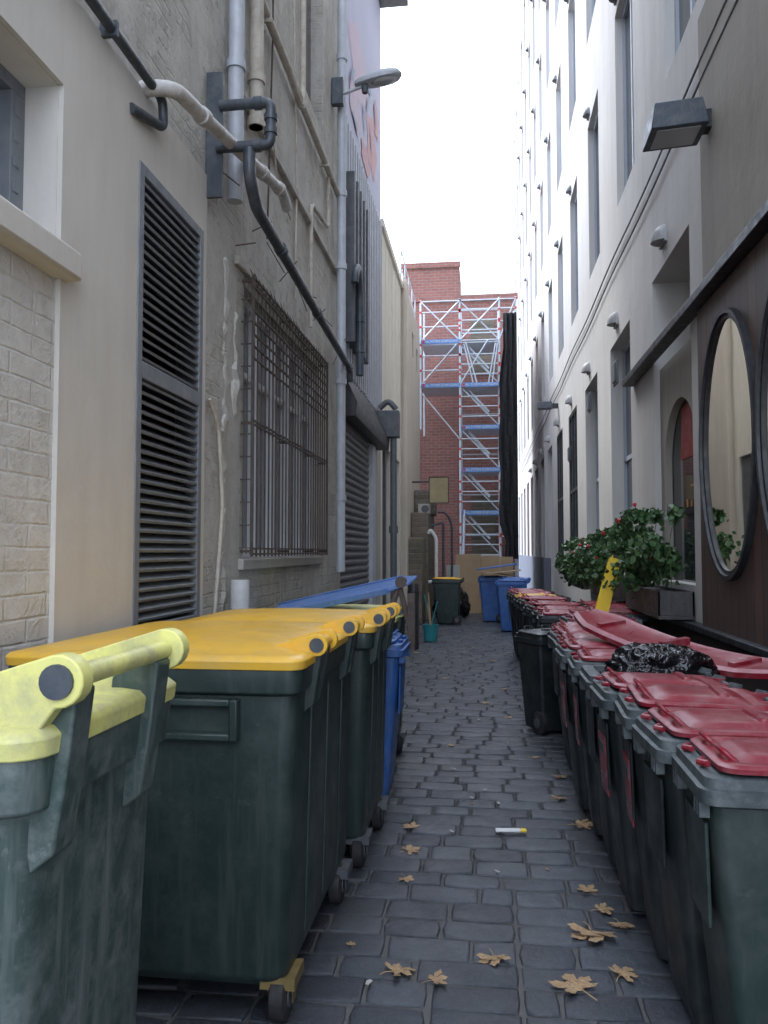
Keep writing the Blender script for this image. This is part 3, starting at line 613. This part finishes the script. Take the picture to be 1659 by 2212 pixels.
for cy_ in (5.72,4.44):
    rw=sub("round_mirror",(XR-.05,cy_,1.4),RB)
    mb=MB(); rg=[]
    for k in range(56):
        t=k*2*math.pi/56; c_,s_=math.cos(t),math.sin(t)
        rg.append([(x_,cy_+ (.61+e)*c_,2.33+(.91+e)*s_) for x_,e in ((XR-.04,.02),(XR-.085,.02),(XR-.085,-.012),(XR-.065,-.015),(XR-.065,-.045),(XR-.045,-.045))])
    rg.append(rg[0]); mb.loft(rg,cap0=False,cap1=False); add("mirror_frame",mb,'black',rw,smooth=50)
    add("mirror_glass",MB().quad([(XR-.052,cy_+.58*math.cos(k*2*math.pi/48),2.33+.88*math.sin(k*2*math.pi/48)) for k in range(48)]),'rglass',rw,smooth=0)
def wlamp(y_,z_,s=1):
    mb=MB(); rg=[]
    for i in range(6):
        t=i/5*math.pi/2; rr_=.115*s*math.cos(t); rg.append([(XR-.001-max(0,.13*s*math.cos(t)*math.sin(a)),y_+rr_*math.cos(a),z_+.17*s*math.sin(t)) for a in [k*math.pi/10 for k in range(11)]])
    mb.loft(rg); mb.box(XR-.03,XR-.001,y_-.12*s,y_+.12*s,z_-.025,z_)
    return mb
for f in range(5):
    for k in range(12):
        y_=7.75+k*bay-(.0 if f==0 else .35); z_=4.52+(0 if f==0 else 4.1+(f-1)*3.9)
        if y_>30 and f==0: continue
        add("wall_lamp",wlamp(y_,z_,1 if f==0 else .8),'lampgrey' if f==0 else 'dgrey',label="small half dome wall lamp on pale facade",category="wall lamp",group="wall lamps along the rendered facade",smooth=50)
for (y_,z_) in ((13.2,3.85),(16.4,3.4),(10.6,3.75)): add("wall_vent",MB().box(XR-.03,XR-.001,y_-.14,y_+.14,z_,z_+.3).box(XR-.05,XR-.03,y_-.1,y_+.1,z_+.03,z_+.27),'dgrey',RB,bevel=.005)
fl=empty("flood_light",(XR,6.05,4.5),"dark box floodlight projecting over the lane","wall lamp")
T=Matrix.Translation((1.42,6.08,4.80))@Matrix.Rotation(math.radians(-4),4,'Y')
add("lamp_housing",MB().ext([T@Vector(p) for p in ((-.21,-.17,-.11),(.20,-.17,-.11),(.17,-.17,.08),(-.17,-.17,.08))],(0,.36,0)),'dpipe',fl,bevel=.008)
add("lamp_glass",MB().box(-.16,.15,-.13,.14,-.118,-.111,mat=T),'lens',fl,smooth=0)
add("lamp_bracket",MB().box(1.60,1.70,6.02,6.14,4.72,4.86),'black',fl,bevel=.005)
fl=empty("flood_light",(XR,19.0,4.9),"small dark box lamp projecting from facade","wall lamp")
add("lamp_housing",MB().box(1.22,1.55,18.85,19.1,4.92,5.08),'dpipe',fl,bevel=.008); add("lamp_bracket",MB().box(1.55,1.70,18.9,19.05,4.94,5.04),'black',fl)
for z in (5.22,5.38):
    mb=MB(); pts=[]; 
    for k in range(60): yy=2+k*.6; pts.append((XR-.03,yy,z+.02*math.sin(yy*1.3)+.004*(yy-6)*(0 if z<5.3 else 1)))
    mb.tube(pts,.010,6); add("wall_cable",mb,'black',label="black cable strung along the rendered facade",category="cable",group="cables along the facade",smooth=50)

# planters
def foliage(cx,y0,y1,cz,rx,rz,n,seed):
    rn=random.Random(seed); mb=MB(); cl=[]
    for k in range(38):
        t=rn.random(); up=rn.uniform(-.9,1)
        cl.append((cx+rn.uniform(-1,.6)*rx,y0+(y1-y0)*t,cz+up*rz*(.65+.35*math.sin(t*9+seed)),rn.uniform(.045,.11)))
    for k in range(10):
        t=rn.random(); cl.append((cx+rn.uniform(-.8,.4)*rx,y0+(y1-y0)*t,cz+rz*rn.uniform(1.0,1.5),rn.uniform(.03,.055)))
    for i in range(n):
        a=rn.choice(cl); p=Vector((a[0]+rn.gauss(0,a[3]*.6),a[1]+rn.gauss(0,a[3]*.8),a[2]+rn.gauss(0,a[3]*.6)))
        if p.x>XR-.02: p.x=XR-.02-abs(rn.gauss(0,.04))
        s=rn.uniform(.018,.042); d=Vector((rn.gauss(-.3,1),rn.gauss(-.3,1),rn.gauss(.3,.7))).normalized(); u=d.orthogonal().normalized(); w=d.cross(u)
        m_=Matrix.Rotation(rn.uniform(0,6.3),3,d); u=m_@u; w=m_@w
        mb.quad([p-u*s,p-u*s*.3+w*s*.75,p+u*s*.7+w*s*.5+d*s*.3,p+u*s*1.1,p+u*s*.7-w*s*.5+d*s*.3,p-u*s*.3-w*s*.75])
    for a in cl[-16:]:
        mb.tube([(min(cx+.05,XR-.05),a[1],1.3),((cx+a[0])/2,a[1],(1.35+a[2])/2+.05),(min(a[0],XR-.03),a[1],a[2])],.004,4)
    return mb,cl
for k,(y0,y1,seed,zc,px) in enumerate(((6.85,8.4,3,1.54,.24),(9.3,11.0,5,1.42,.30),(12.1,13.6,8,1.38,.26))):
    P=empty("flower_box",(XR-.2,(y0+y1)/2,.98),"planter box of green geraniums with red flowers on facade","plant","flower boxes under the windows")
    x0=XR-.30
    mb=MB().box(x0,XR-.01,y0,y1,1.04,1.07)
    for q in ((x0,x0+.02,y0,y1),(XR-.03,XR-.01,y0,y1),(x0,XR-.01,y0,y0+.02),(x0,XR-.01,y1-.02,y1)): mb.box(q[0],q[1],q[2],q[3],1.07,1.27)
    mb.box(x0+.02,XR-.03,y0+.02,y1-.02,1.07,1.24)
    add("planter",mb,'planter',P,bevel=.004)
    mb,cl=foliage(XR-px,y0,y1,zc,.25,.26,2500,seed); add("foliage",mb,'leaf',P,smooth=0)
    rn=random.Random(seed+50); top=[c_ for c_ in cl if c_[2]>zc-.1]
    for q in range(10):
        c0=rn.choice(top); p=Vector((min(c0[0]-.05,XR-.06),c0[1]-.05,c0[2]+rn.uniform(.0,.12))); mb=MB(); fs=rn.uniform(.013,.024)
        for _ in range(24):
            d=Vector((rn.gauss(0,1),rn.gauss(0,1),rn.gauss(0,.7))).normalized(); c=p+d*fs; u=d.orthogonal().normalized()*fs*.55; w=d.cross(u)
            mb.quad([c-u,c+w,c+u,c-w],1 if (q in (2,5,9) and k==2) else 0)
        mb.tube([p,(p.x+.05,p.y,p.z-.18)],.003,4,2)
        add("flower",mb,['petal','pinkp','leaf'],P,smooth=0)

# ------------------------------------------------------------ two wheel bins
def bin2(x,y,rz,body,lid,rim,w=.42,d=.52,h=.98,label="",group=None,open_=0,sticker=False,nolid=False,name="wheelie_bin"):
    o=empty(name,(x,y,0),label,"bin",group,rz)
    hx,hy=d/2,w/2
    mb=MB().rr([(.03,hx*.72,hy*.74,.03,.03),(.10,hx*.76,hy*.77,.035,.025),(h*.55,hx*.86,hy*.87,.04,.01),(h-.10,hx*.94,hy*.95,.04),(h-.07,hx*.94,hy*.95,.04)])
    mb.rr([(h-.45,.006,hy*.5,.004,-hx*.91),(h-.15,.006,hy*.6,.004,-hx*.955)])
    add("bin_body",mb,body,o,local=True,smooth=40)
    mb=MB().rr([(h-.085,hx*.95,hy*.96,.04),(h-.075,hx+.018,hy+.010,.045),(h-.035,hx+.022,hy+.012,.05),(h-.032,hx+.008,hy+.0,.04),(h-.004,hx+.006,hy-.002,.04),(h,hx-.002,hy-.008,.035),(h,hx-.05,hy-.05,.03),(h-.06,hx-.055,hy-.055,.03)])
    for s in (-1,1):
        for k in range(3): mb.box(-hx-.018,-hx+.01,s*(hy*.8)+k*.03*-s-.006,s*(hy*.8)+k*.03*-s+.006,h-.12,h-.07)
        mb.ext([(hx-.04,s*hy*.55-.012,h-.10),(hx+.05,s*hy*.55-.012,h-.06),(hx+.075,s*hy*.55-.012,h+.03),(hx+.03,s*hy*.55-.012,h+.04),(hx,s*hy*.55-.012,h)],(0,.024,0))
    mb.tube([(hx+.055,-hy*.75,h+.005),(hx+.055,hy*.75,h+.005)],.014,10)
    add("bin_rim",mb,rim,o,local=True,smooth=40)
    for s in (-1,1):
        wh=empty("wheel",(hx*.7,s*(hy*.80),.1),None,None,parent=o)
        yy=s*hy*.80
        t=add("tyre",MB().tube([(hx*.7,yy-.024,.1),(hx*.7,yy-.018,.1),(hx*.7,yy+.018,.1),(hx*.7,yy+.024,.1)],[.088,.1,.1,.088],20),'rubber',wh,local=True); t.location-=wh.location
        t=add("wheel_hub",MB().tube([(hx*.7,yy-.03,.1),(hx*.7,yy+.03,.1)],.045,14),'dgrey',wh,local=True); t.location-=wh.location
    if not nolid:
        mb=MB(); c0=.025
        mb.rr([(.000,hx-.012,hy+.002,.05,c0),(.014,hx-.009,hy+.004,.055,c0),(.022,hx-.022,hy-.008,.05,c0),(.023,hx-.055,hy-.034,.05,c0),(.016,hx-.068,hy-.046,.045,c0),(.018,hx-.085,hy-.062,.04,c0),(.032,hx-.105,hy-.080,.05,c0),(.036,hx-.15,hy-.12,.05,c0)],cap0=False)
        mb.rr([(.03,.026,hy*.5,.02,hx*.42),(.047,.016,hy*.44,.012,hx*.42)])
        for s in (-.45,.45):
            mb.tube([(-hx+.095,s*hy-.045,.014),(-hx+.058,s*hy-.04,.048),(-hx+.058,s*hy+.04,.048),(-hx+.095,s*hy+.045,.014)],.008,8,corner=.02)
            mb.tube([(-hx+.02,s*hy-.03,.006),(-hx+.002,s*hy,.004),(-hx+.02,s*hy+.03,.006)],.010,8)
            mb.box(hx-.03,hx+.06,s*hy-.02,s*hy+.02,-.002,.024)
        mb.v=[v-Vector((hx+.045,0,0)) for v in mb.v]
        l=add("bin_lid",mb,lid,o,local=True,origin=(0,0,0),smooth=40); l.location=(hx+.045,0,h+.003); l.rotation_euler=(math.radians(R(-1.2,1.2)),math.radians(open_+R(0,1.5)),0)
    if sticker:
        mb=MB()
        T=Matrix.Translation((-hx*.905-.012,0,h*.66))@Matrix.Rotation(-.06,4,'Y')
        mb.box(-.003,.003,-.09,.09,-.15,.11,0,T); mb.box(-.006,-.0031,-.07,.07,.03,.08,1,T); mb.box(-.006,-.0031,-.07,.04,-.12,-.11,1,T); mb.box(-.006,-.0031,-.07,.05,-.08,-.07,1,T)
        add("sticker",mb,['red','rim_pl'],o,local=True,smooth=0)
    return o
gr="red lidded bins lined up against the facade"
lb="dark wheelie bin with red lid standing on setts"
spec=[(2.55,.61,'green',-1,False),(2.99,.57,'blk_pl',2,False),(3.43,.56,'blk_pl',-3,True),(3.86,.52,'blk_pl',1,True)]
for (y_,xf,bd,rot,st) in spec: bin2(xf+.26,y_,math.radians(rot),bd,'red','rim_pl',label=lb,group=gr,sticker=st,h=.98+R(-.01,.01))
bin2(.78,4.34,0,'blk_pl','red','rim_pl',label="dark wheelie bin overflowing with a black bag",group=gr,nolid=True)
for i,(y_,xf,rot) in enumerate([(4.80,.50,-2),(5.25,.47,1),(5.72,.50,0),(6.2,.50,3),(6.68,.54,-2)]): bin2(xf+.26,y_,math.radians(rot),'blk_pl','red','rim_pl',label=lb,group=gr,sticker=i<2,h=.98+R(-.01,.02))
bin2(.53,7.42,math.radians(-62),'blk_pl','blk_pl','blk_pl',w=.40,d=.42,h=.86,label="small black wheelie bin with black lid, turned askew",group=gr)
for i,y_ in enumerate((7.18,7.64)): bin2(.98,y_,math.radians(R(-4,4)),'blk_pl','red','rim_pl',h=.99,label=lb,group=gr)
for i in range(10):
    y_=8.1+i*.52; xf=.50-i*.02; bin2(xf+.28,y_,math.radians(R(-4,4)),'blk_pl','yellow' if i==6 else 'red','blk_pl',h=.97+R(0,.03),label=lb if i!=6 else "dark wheelie bin with yellow lid standing on setts",group=gr)
for i in range(3): bin2(1.28,8.3+i*.55,0,'blk_pl','red','rim_pl',h=.99,label=lb,group=gr)
mb=MB(); K=16; rings=[]
for k in range(K+1):
    t=k/K; s=-.80+1.60*t; zc=.09*(1-(2*t-1)**2)*(-.8); hw=.17*(min(1,.55+4*t,.55+4*(1-t)))
    rings.append([(s,-hw-.012,zc-.02),(s,-hw-.014,zc+.008),(s,-hw+.02,zc+.022),(s,-hw+.05,zc+.012),(s,hw-.05,zc+.012),(s,hw-.02,zc+.022),(s,hw+.014,zc+.008),(s,hw+.012,zc-.02),(s,hw-.0,zc-.006),(s,-hw+.0,zc-.006)])
mb.loft(rings)
for s in (-.55,.0,.5): mb.box(s-.02,s+.02,-.10,.10,-.05,-.01)
o=add("loose_bin_lid",mb,'red',label="long red bin lid propped at a slant over bins",category="bin lid",origin=(0,0,0),smooth=40)
ax=Vector((.80,-1.32,-.17)).normalized(); yv=Vector((.5,.35,.06)); yv=(yv-ax*yv.dot(ax)).normalized(); zv=ax.cross(yv)
if zv.z<0: yv=-yv; zv=-zv
o.rotation_euler=Matrix((ax,yv,zv)).transposed().to_euler(); o.location=(1.08,4.85,1.10)
def bag(loc,sc,seed,label,group=None,sub_=5):
    bpy.ops.mesh.primitive_ico_sphere_add(subdivisions=sub_,radius=1); bo=bpy.context.object; bo.name="rubbish_bag"; me=bo.data
    for v in me.vertices:
        n_=v.co.normalized(); o_=Vector((seed*3.1,0,0)); q=mathutils.noise.noise(n_*2.0+o_)*.22-abs(mathutils.noise.noise(n_*3.0+o_))*.28-abs(mathutils.noise.noise(n_*6+o_))*.10
        v.co=Vector((n_.x*sc[0],n_.y*sc[1],n_.z*sc[2]))*(1.12+q)
    me.materials.append(M['bag']); me.polygons.foreach_set("use_smooth",[True]*len(me.polygons)); bo.location=loc; bo["label"]=label; bo["category"]="rubbish bag"
    if group: bo["group"]=group
bag((.90,4.38,.98),(.27,.21,.13),4,"crumpled glossy black rubbish bag on top of a bin")
for k,(x,y_,s) in enumerate(((-.75,19.6,.3),(-1.0,19.4,.26),(-.65,20.1,.25))): bag((x,y_,s*1.1),(s,s,s*1.3),k,"tied black rubbish bag by the hoarding","rubbish bags by the hoarding",4)
ys_=empty("caution_sign",(1.2,8.3,.9),"folded yellow caution sign leaning up among bins","sign")
T=Matrix.Translation((1.16,7.9,1.26))@Matrix.Rotation(math.radians(15),4,'Y')
mb=MB()
for dy in (0,.05): mb.ext([T@Vector(p) for p in ((-.065,dy,-.42),(.065,dy,-.42),(.055,dy,.26),(.03,dy,.31),(-.03,dy,.31),(-.055,dy,.26))],T.to_3x3()@Vector((0,.02,0)))
add("sign_leaves",mb,'yel_sign',ys_,bevel=.004); add("sign_hinge",MB().box(-.03,.03,-.004,.074,.285,.315,mat=T),'black',ys_)

# ------------------------------------------------------------ blue bins etc
bin2(-.78,5.25,math.radians(180),'blue','blue','blue',w=.5,d=.5,h=1.02,label="blue wheelie bin behind the green bins",name="wheelie_bin")
for (x,y_) in ((.48,16.4),(.12,18.6),(.60,17.5)): bin2(x,y_,0,'blue','blue','blue',w=.56,d=.56,h=1.0,label="blue wheelie bin near the plywood hoarding",group="blue bins at the end of lane")
bin2(-.85,17.9,0,'green','yellow','green',w=.6,d=.62,h=.98,label="green wheelie bin with yellow lid by crumbling wall")
for k,(x,y_,z,a) in enumerate(((.25,18.5,1.08,8),(.38,18.3,1.12,-6))):
    add("cardboard_sheet",MB().box(-.4,.4,-.3,.3,-.008,.008,mat=Matrix.Translation((x,y_,z+.02))@Matrix.Rotation(math.radians(a),4,'Y')),'card',label="flattened cardboard lying on the blue bins",category="cardboard",smooth=0)
add("blue_tarpaulin",MB().box(-.45,.45,-.4,.4,-.01,.02,mat=Matrix.Translation((.25,18.8,1.24))@Matrix.Rotation(math.radians(-8),4,'Y')),'blue',label="blue sheet resting on top of the bins",category="sheet",bevel=.01)
T=Matrix.Translation((-1.12,6.0,1.255))@Matrix.Rotation(math.radians(-13),4,'Y')@Matrix.Rotation(math.radians(-20),4,'Z')@Matrix.Rotation(math.radians(12),4,'X')
mb=MB().box(-.62,.52,-.15,.15,-.010,.010,mat=T)
for s in (-.15,.135): mb.box(-.62,.52,s-.006,s+.010,.0101,.022,mat=T)
mb.box(-.62,.52,-.165,-.151,-.022,.022,mat=T)
mb.ext([T@Vector(p) for p in ((.52,-.165,.010),(.66,-.08,.010),(.66,.08,.010),(.52,.15,.010))],T.to_3x3()@Vector((0,0,-.02)))
add("blue_bin_lid",mb,'blue2',label="faded blue plastic bin lid propped on timber struts",category="bin lid",bevel=.004)
mb=MB().tube([(-.74,5.68,1.02),(-.60,5.73,1.38)],.022,6).tube([(-.52,5.70,1.0),(-.62,5.73,1.38)],.022,6).box(-.55,-.50,5.68,5.74,.9,1.30)
mb.tube([(-.60,5.68,1.38),(-.60,5.78,1.38)],.04,12)
add("timber_strut",mb,'rust',label="rusty crossed struts propping the blue lid",category="strut")

# ------------------------------------------------------------ big green bins
def bigbin(x0,x1,y0,y1,zb,zt,body,lid,label,lugs,group="green yellow lidded bins beside brick wall",recess=True,wheels=True,lh=.045,lr=.036,taper=.03,H=.06,pinmat='dpipe',tr=.62,aw=.035,lt=0):
    cx,cy=(x0+x1)/2,(y0+y1)/2; hx,hy=(x1-x0)/2,(y1-y0)/2
    o=empty("large_wheeled_bin",(cx,cy,0),label,"bin",group)
    mb=MB().rr([(zb,hx-taper-.06,hy-taper-.04,.05),(zb+.03,hx-taper-.02,hy-taper-.01,.06),(zb+.05,hx-taper-.015,hy-taper,.06),(zt-.12,hx-.022,hy-.026,.05),(zt-.10,hx-.022,hy-.026,.05)],cx=cx,cy=cy)
    b=add("bin_body",mb,body,o,smooth=40)
    if wheels and hy>.4:
        for q in range(1,4):
            yq=y0+(y1-y0)*q/4; mb2=MB().ext([(x1-taper-.03,yq-.02,zb+.08),(x1-.04,yq-.02,zt-.16),(x1-.015,yq-.012,zt-.16),(x1-taper-.008,yq-.012,zb+.08)],(0,.03,0)); add("side_rib",mb2,body,o,bevel=.004)
    mb=MB().rr([(zt-.115,hx-.03,hy-.03,.05),(zt-.10,hx+.0,hy+.0,.05),(zt-.03,hx+.008,hy+.008,.055),(zt,hx,hy,.05),(zt,hx-.05,hy-.05,.04)],cx=cx,cy=cy)
    for (ya,yb) in lugs:
        for yy in (ya,yb-aw):
            mb.ext([(x1-.03,yy,zt-.20),(x1+.008,yy,zt-.17),(x1+.025,yy,zt-.06),(x1+.03+lr*.3,yy,zt+lh-.02),(x1+.02,yy,zt+lh),(x1-.05,yy,zt+lh*.5),(x1-.06,yy,zt-.05)],(0,aw,0))
    add("bin_rim",mb,body,o,smooth=40,bevel=.004)
    if recess:
        mb=MB(); ym=y0+.02; t=.028
        xa,xb=cx+.0,cx+.32
        for (a,b_,c,d) in ((xa,xa+t,zt-.26,zt-.12),(xb-t,xb,zt-.26,zt-.12),(xa+t,xb-t,zt-.26,zt-.235),(xa+t,xb-t,zt-.145,zt-.12)): mb.box(a,b_,ym-.035,ym+.06,c,d)
        add("grab_handle",mb,body,o,bevel=.006)
    mb=MB()
    mb.rr([(zt-.02,hx+.014,hy+.016,.06),(zt+.010,hx+.018,hy+.02,.065),(zt+.022,hx+.006,hy+.008,.06),(zt+.026,hx-.03,hy-.035,.06),(zt+.026,hx-.05,hy-.055,.06),(zt+.036,hx-.07,hy-.08,.08),(zt+H*.85,hx-.25,hy-.22,.12),(zt+H,hx*.3,hy*.3,.08)],cx=cx,cy=cy)
    for (ya,yb) in lugs:
        r=lr
        for yy in (ya-.028,yb+.003):
            prof=[(x1+.025+r*1.1*math.cos(t),yy,zt+lh+r*1.1*math.sin(t)) for t in [math.radians(-95+q*22) for q in range(10)]]+[(x1-.10-lh*.8-lt,yy,zt+.04),(x1-.16-lh*.8-lt,yy,zt+.012),(x1-.02,yy,zt-.005)]
            mb.ext(prof,(0,.025+lt*.1,0))
        mb.tube([(x1+.025,ya,zt+lh),(x1+.025,yb,zt+lh)],lr*tr,12)
    add("bin_lid",mb,lid,o,smooth=40,bevel=.003)
    for (ya,yb) in lugs: 
        for (p,q) in ((ya-.034,ya-.02),(yb+.02,yb+.034)): add("hinge_pin",MB().tube([(x1+.025,p,zt+lh),(x1+.025,q,zt+lh)],lr*.72,18),pinmat,o,smooth=40)
    if wheels:
        for (wx,wy) in ((x1-.10,y0+.16),(x1-.08,y1-.18),(x0+.2,y0+.2),(x0+.2,y1-.2)):
            w_=sub("castor_wheel",(wx,wy,0),o)
            wx2=wx+.02; wy2=wy-.05
            add("tyre",MB().tube([(wx2-.03,wy2,.085),(wx2-.022,wy2,.085),(wx2+.022,wy2,.085),(wx2+.03,wy2,.085)],[.071,.085,.085,.071],24),'rubber',w_)
            add("wheel_hub",MB().tube([(wx2-.034,wy2,.085),(wx2+.034,wy2,.085)],.04,16),'dgrey',w_)
            mb=MB()
            for s in (-1,1): mb.ext([(wx2+s*.042,wy2-.02,.065),(wx2+s*.042,wy2+.02,.065),(wx2+s*.042,wy2+.06,zb+.02),(wx2+s*.042,wy2-.03,zb+.02)],(.004,0,0))
            mb.box(wx2-.06,wx2+.06,wy2-.06,wy2+.08,zb-.005,zb+.035)
            add("castor_fork",mb,'brass' if wy<3.2 else 'dgrey',w_,smooth=0)
    return o
bigbin(-1.68,-.625,2.66,3.93,.13,1.22,'green','yellow',"large dark green wheeled bin with bright yellow lid",[(2.86,3.02),(3.55,3.70)])
bigbin(-1.60,-.57,4.02,4.92,.13,1.21,'green','yellow',"large dark green wheeled bin with bright yellow lid",[(4.12,4.28),(4.62,4.78)])
bigbin(-1.55,-.64,5.62,6.7,.13,1.12,'green','lime',"large green wheeled bin with lime lid under blue lid",[(5.8,5.95)])
bigbin(-1.55,-.645,1.09,1.62,.13,1.32,'greenl','lime',"dusty scuffed green wheeled bin with faded lime lid",[(1.14,1.50)],recess=False,lh=.09,lr=.036,taper=.04,H=.03,tr=.5,aw=.06,lt=.10)

# ------------------------------------------------------------ small things on the ground
pts=[(.43,3.52,.24),(.02,3.27,.15),(-.35,3.11,.16),(-.2,3.07,.11),(.33,3.08,.20),(-.43,4.71,.12),(-.42,4.35,.13),(-.40,3.99,.10),(.54,4.87,.16),(.5,5.89,.13),(.50,3.2,.14),(.46,5.4,.12),(.5,3.75,.13),(.47,3.95,.11),(.56,3.62,.12),
 (.36,6.4,.11),(.2,7.9,.10),(-.3,6.7,.09),(.2,9.5,.1),(0,8.6,.1),(-.9,8.2,.12),(-1.1,9.4,.14),(-1.2,10.2,.13),(-1.0,11.6,.13),(.1,11.9,.1),(-.2,13.5,.1),(-1.1,12.7,.14),(-1.25,14.8,.15),(-.8,15.7,.13),(.2,13.9,.1),(-.5,10.2,.09),(-.55,3.3,.05),(-.1,5.2,.04),(.3,4.2,.035),(.05,6.1,.03)]
def leafmesh(seed):
    rn=random.Random(seed); mb=MB(); prof=[]
    for k in range(5):
        a=math.radians(90+(k-2)*rn.uniform(46,56)); l=(1,.92,.70)[abs(k-2)]*rn.uniform(.85,1.12)
        for da,f in ((-25,.66),(-15,.84),(-11,.80),(0,1),(11,.80),(15,.84)): prof.append((math.cos(a-math.radians(da))*l*f,math.sin(a-math.radians(da))*l*f))
    prof.append((0,-.15))
    cup=rn.uniform(.1,.45); cr=rn.uniform(0,6)
    def hz(x,y): return .05+cup*(x*x+y*y)*.4*(.6+.7*math.sin(2*math.atan2(y,x)+cr))+.07*math.sin(x*5+cr)*math.sin(y*4)
    V=[Vector((0,0,.05))]+[Vector((x*.5,y*.5,max(0.01,hz(x*.5,y*.5)))) for x,y in prof]+[Vector((x,y,max(0.0,hz(x,y)))) for x,y in prof]
    n=len(prof); mb.v=V
    for k in range(n):
        k2=(k+1)%n; mb.f.append((0,1+k,1+k2)); mb.m.append(0); mb.f.append((1+k,1+n+k,1+n+k2,1+k2)); mb.m.append(0)
    mb.tube([(0,-.05,.05),(.05,-.5,.08),(.15,-.8,.05)],.02,5)
    me_o=add("leaf_tmp",mb,'dry',origin=(0,0,0),smooth=60); me=me_o.data; bpy.data.objects.remove(me_o); return me
LM=[leafmesh(s) for s in range(8)]
def leaf(i,x,y_,z,s,lab="dry brown plane leaf lying on stone setts",grp="fallen leaves on the setts"):
    o=bpy.data.objects.new("fallen_leaf",LM[i%8]); o.location=(x,y_,z); k=s*.60; o.scale=(k,k*R(.8,1),k*R(.7,1.1)); o.rotation_euler=(R(-.1,.1),R(-.1,.1),R(0,6.3))
    reg(o,None,lab,"leaf",grp,None)
for i,(x,y_,s) in enumerate(pts): leaf(i,x,y_,.005,s)
leaf(2,.80,3.42,1.02,.13,"dry brown plane leaf lying on a red lid","leaves on the red lids"); leaf(4,.90,3.38,1.02,.10,"dry brown plane leaf lying on a red lid","leaves on the red lids")
T=Matrix.Translation((.13,4.69,.02))@Matrix.Rotation(.1,4,'Z')
mb=MB().box(-.085,.055,-.02,.02,-.004,.008,0,T).box(.055,.09,-.02,.02,-.004,.008,1,T); add("paper_wrapper",mb,['paper','yel_sign'],label="crumpled white and yellow wrapper on the setts",category="litter",bevel=.003)
for i in range(20):
    x=R(-.45,.45);y_=R(3,13); a=R(0,3); k=R(.4,1); T=Matrix.Translation((x,y_,.012))@Matrix.Rotation(a,4,'Z')
    add("litter_scrap",MB().ext([T@(Vector(p)*k) for p in ((-.022,-.008,0),(.02,-.012,0),(.026,.006,.002),(0,.014,.004),(-.02,.008,0))],(0,0,.002)),'beige',label="small pale scrap of litter on the setts",category="litter",group="litter on the setts",smooth=0)
bk=empty("bucket",(-.98,14.4,0),"teal plastic bucket holding broom handles","bucket")
mb=MB(); mb.loft([[( -.98+r*math.cos(a),14.4+r*math.sin(a),z) for a in [k*2*math.pi/20 for k in range(20)]] for z,r in ((.01,.11),(.28,.14),(.29,.15),(.30,.15),(.30,.135),(.05,.10))]); add("bucket_shell",mb,'teal',bk)
for k in range(4): 
    add("broom",MB().tube([(-.98+R(-.05,.05),14.4+R(-.05,.05),.1),(-.98+R(-.25,.2),14.45+R(-.1,.1),R(.65,.95))],.013,6),'ply' if k%2 else 'teal',label="thin broom handle standing in a bucket",category="broom",group="broom handles in the bucket")
add("bollard",MB().tube([(-1.18,13.2,0),(-1.18,13.2,1.05),(-1.18,13.2,1.08)],[.09,.09,.07],14).tube([(-1.18,13.2,.9),(-1.18,13.2,.95)],.1,14),'black',label="black post standing beside the wall",category="post")

# ------------------------------------------------------------ light, world, camera
wd=bpy.data.worlds.new("World"); scene.world=wd; wd.use_nodes=True; nt=wd.node_tree; bg=nt.nodes["Background"]
sky=nt.nodes.new("ShaderNodeTexSky"); sky.sky_type='NISHITA'; sky.sun_disc=False; sky.sun_elevation=math.radians(50); sky.sun_rotation=math.radians(-50); sky.dust_density=4; sky.air_density=1
mx_=nt.nodes.new("ShaderNodeMix"); mx_.data_type='RGBA'; mx_.inputs[0].default_value=.85; nt.links.new(sky.outputs[0],mx_.inputs[6]); mx_.inputs[7].default_value=(24.5,27.6,33.5,1)
nt.links.new(mx_.outputs[2],bg.inputs[0]); bg.inputs[1].default_value=.15
sd=bpy.data.lights.new("sun",'SUN'); sd.energy=3.4; sd.angle=math.radians(20); sd.color=(1,.98,.95); so=bpy.data.objects.new("sun",sd); COL.objects.link(so)
az,el=math.radians(40),math.radians(50)
dv=Vector((-math.sin(az)*math.cos(el),math.cos(az)*math.cos(el),math.sin(el)))
so.rotation_euler=dv.to_track_quat('Z','Y').to_euler(); so.location=dv*40
sky.sun_rotation=-az
cd=bpy.data.cameras.new("camera"); co=bpy.data.objects.new("camera",cd); COL.objects.link(co); scene.camera=co
cd.sensor_fit='VERTICAL'; cd.sensor_height=36; cd.sensor_width=27; cd.lens=36*1736/2212; cd.clip_start=.05; cd.clip_end=400
co.location=(0,0,1.6); co.rotation_euler=(math.radians(92.8),0,math.radians(7.2))
scene.view_settings.view_transform='Standard'; scene.view_settings.look='None'; scene.view_settings.exposure=0
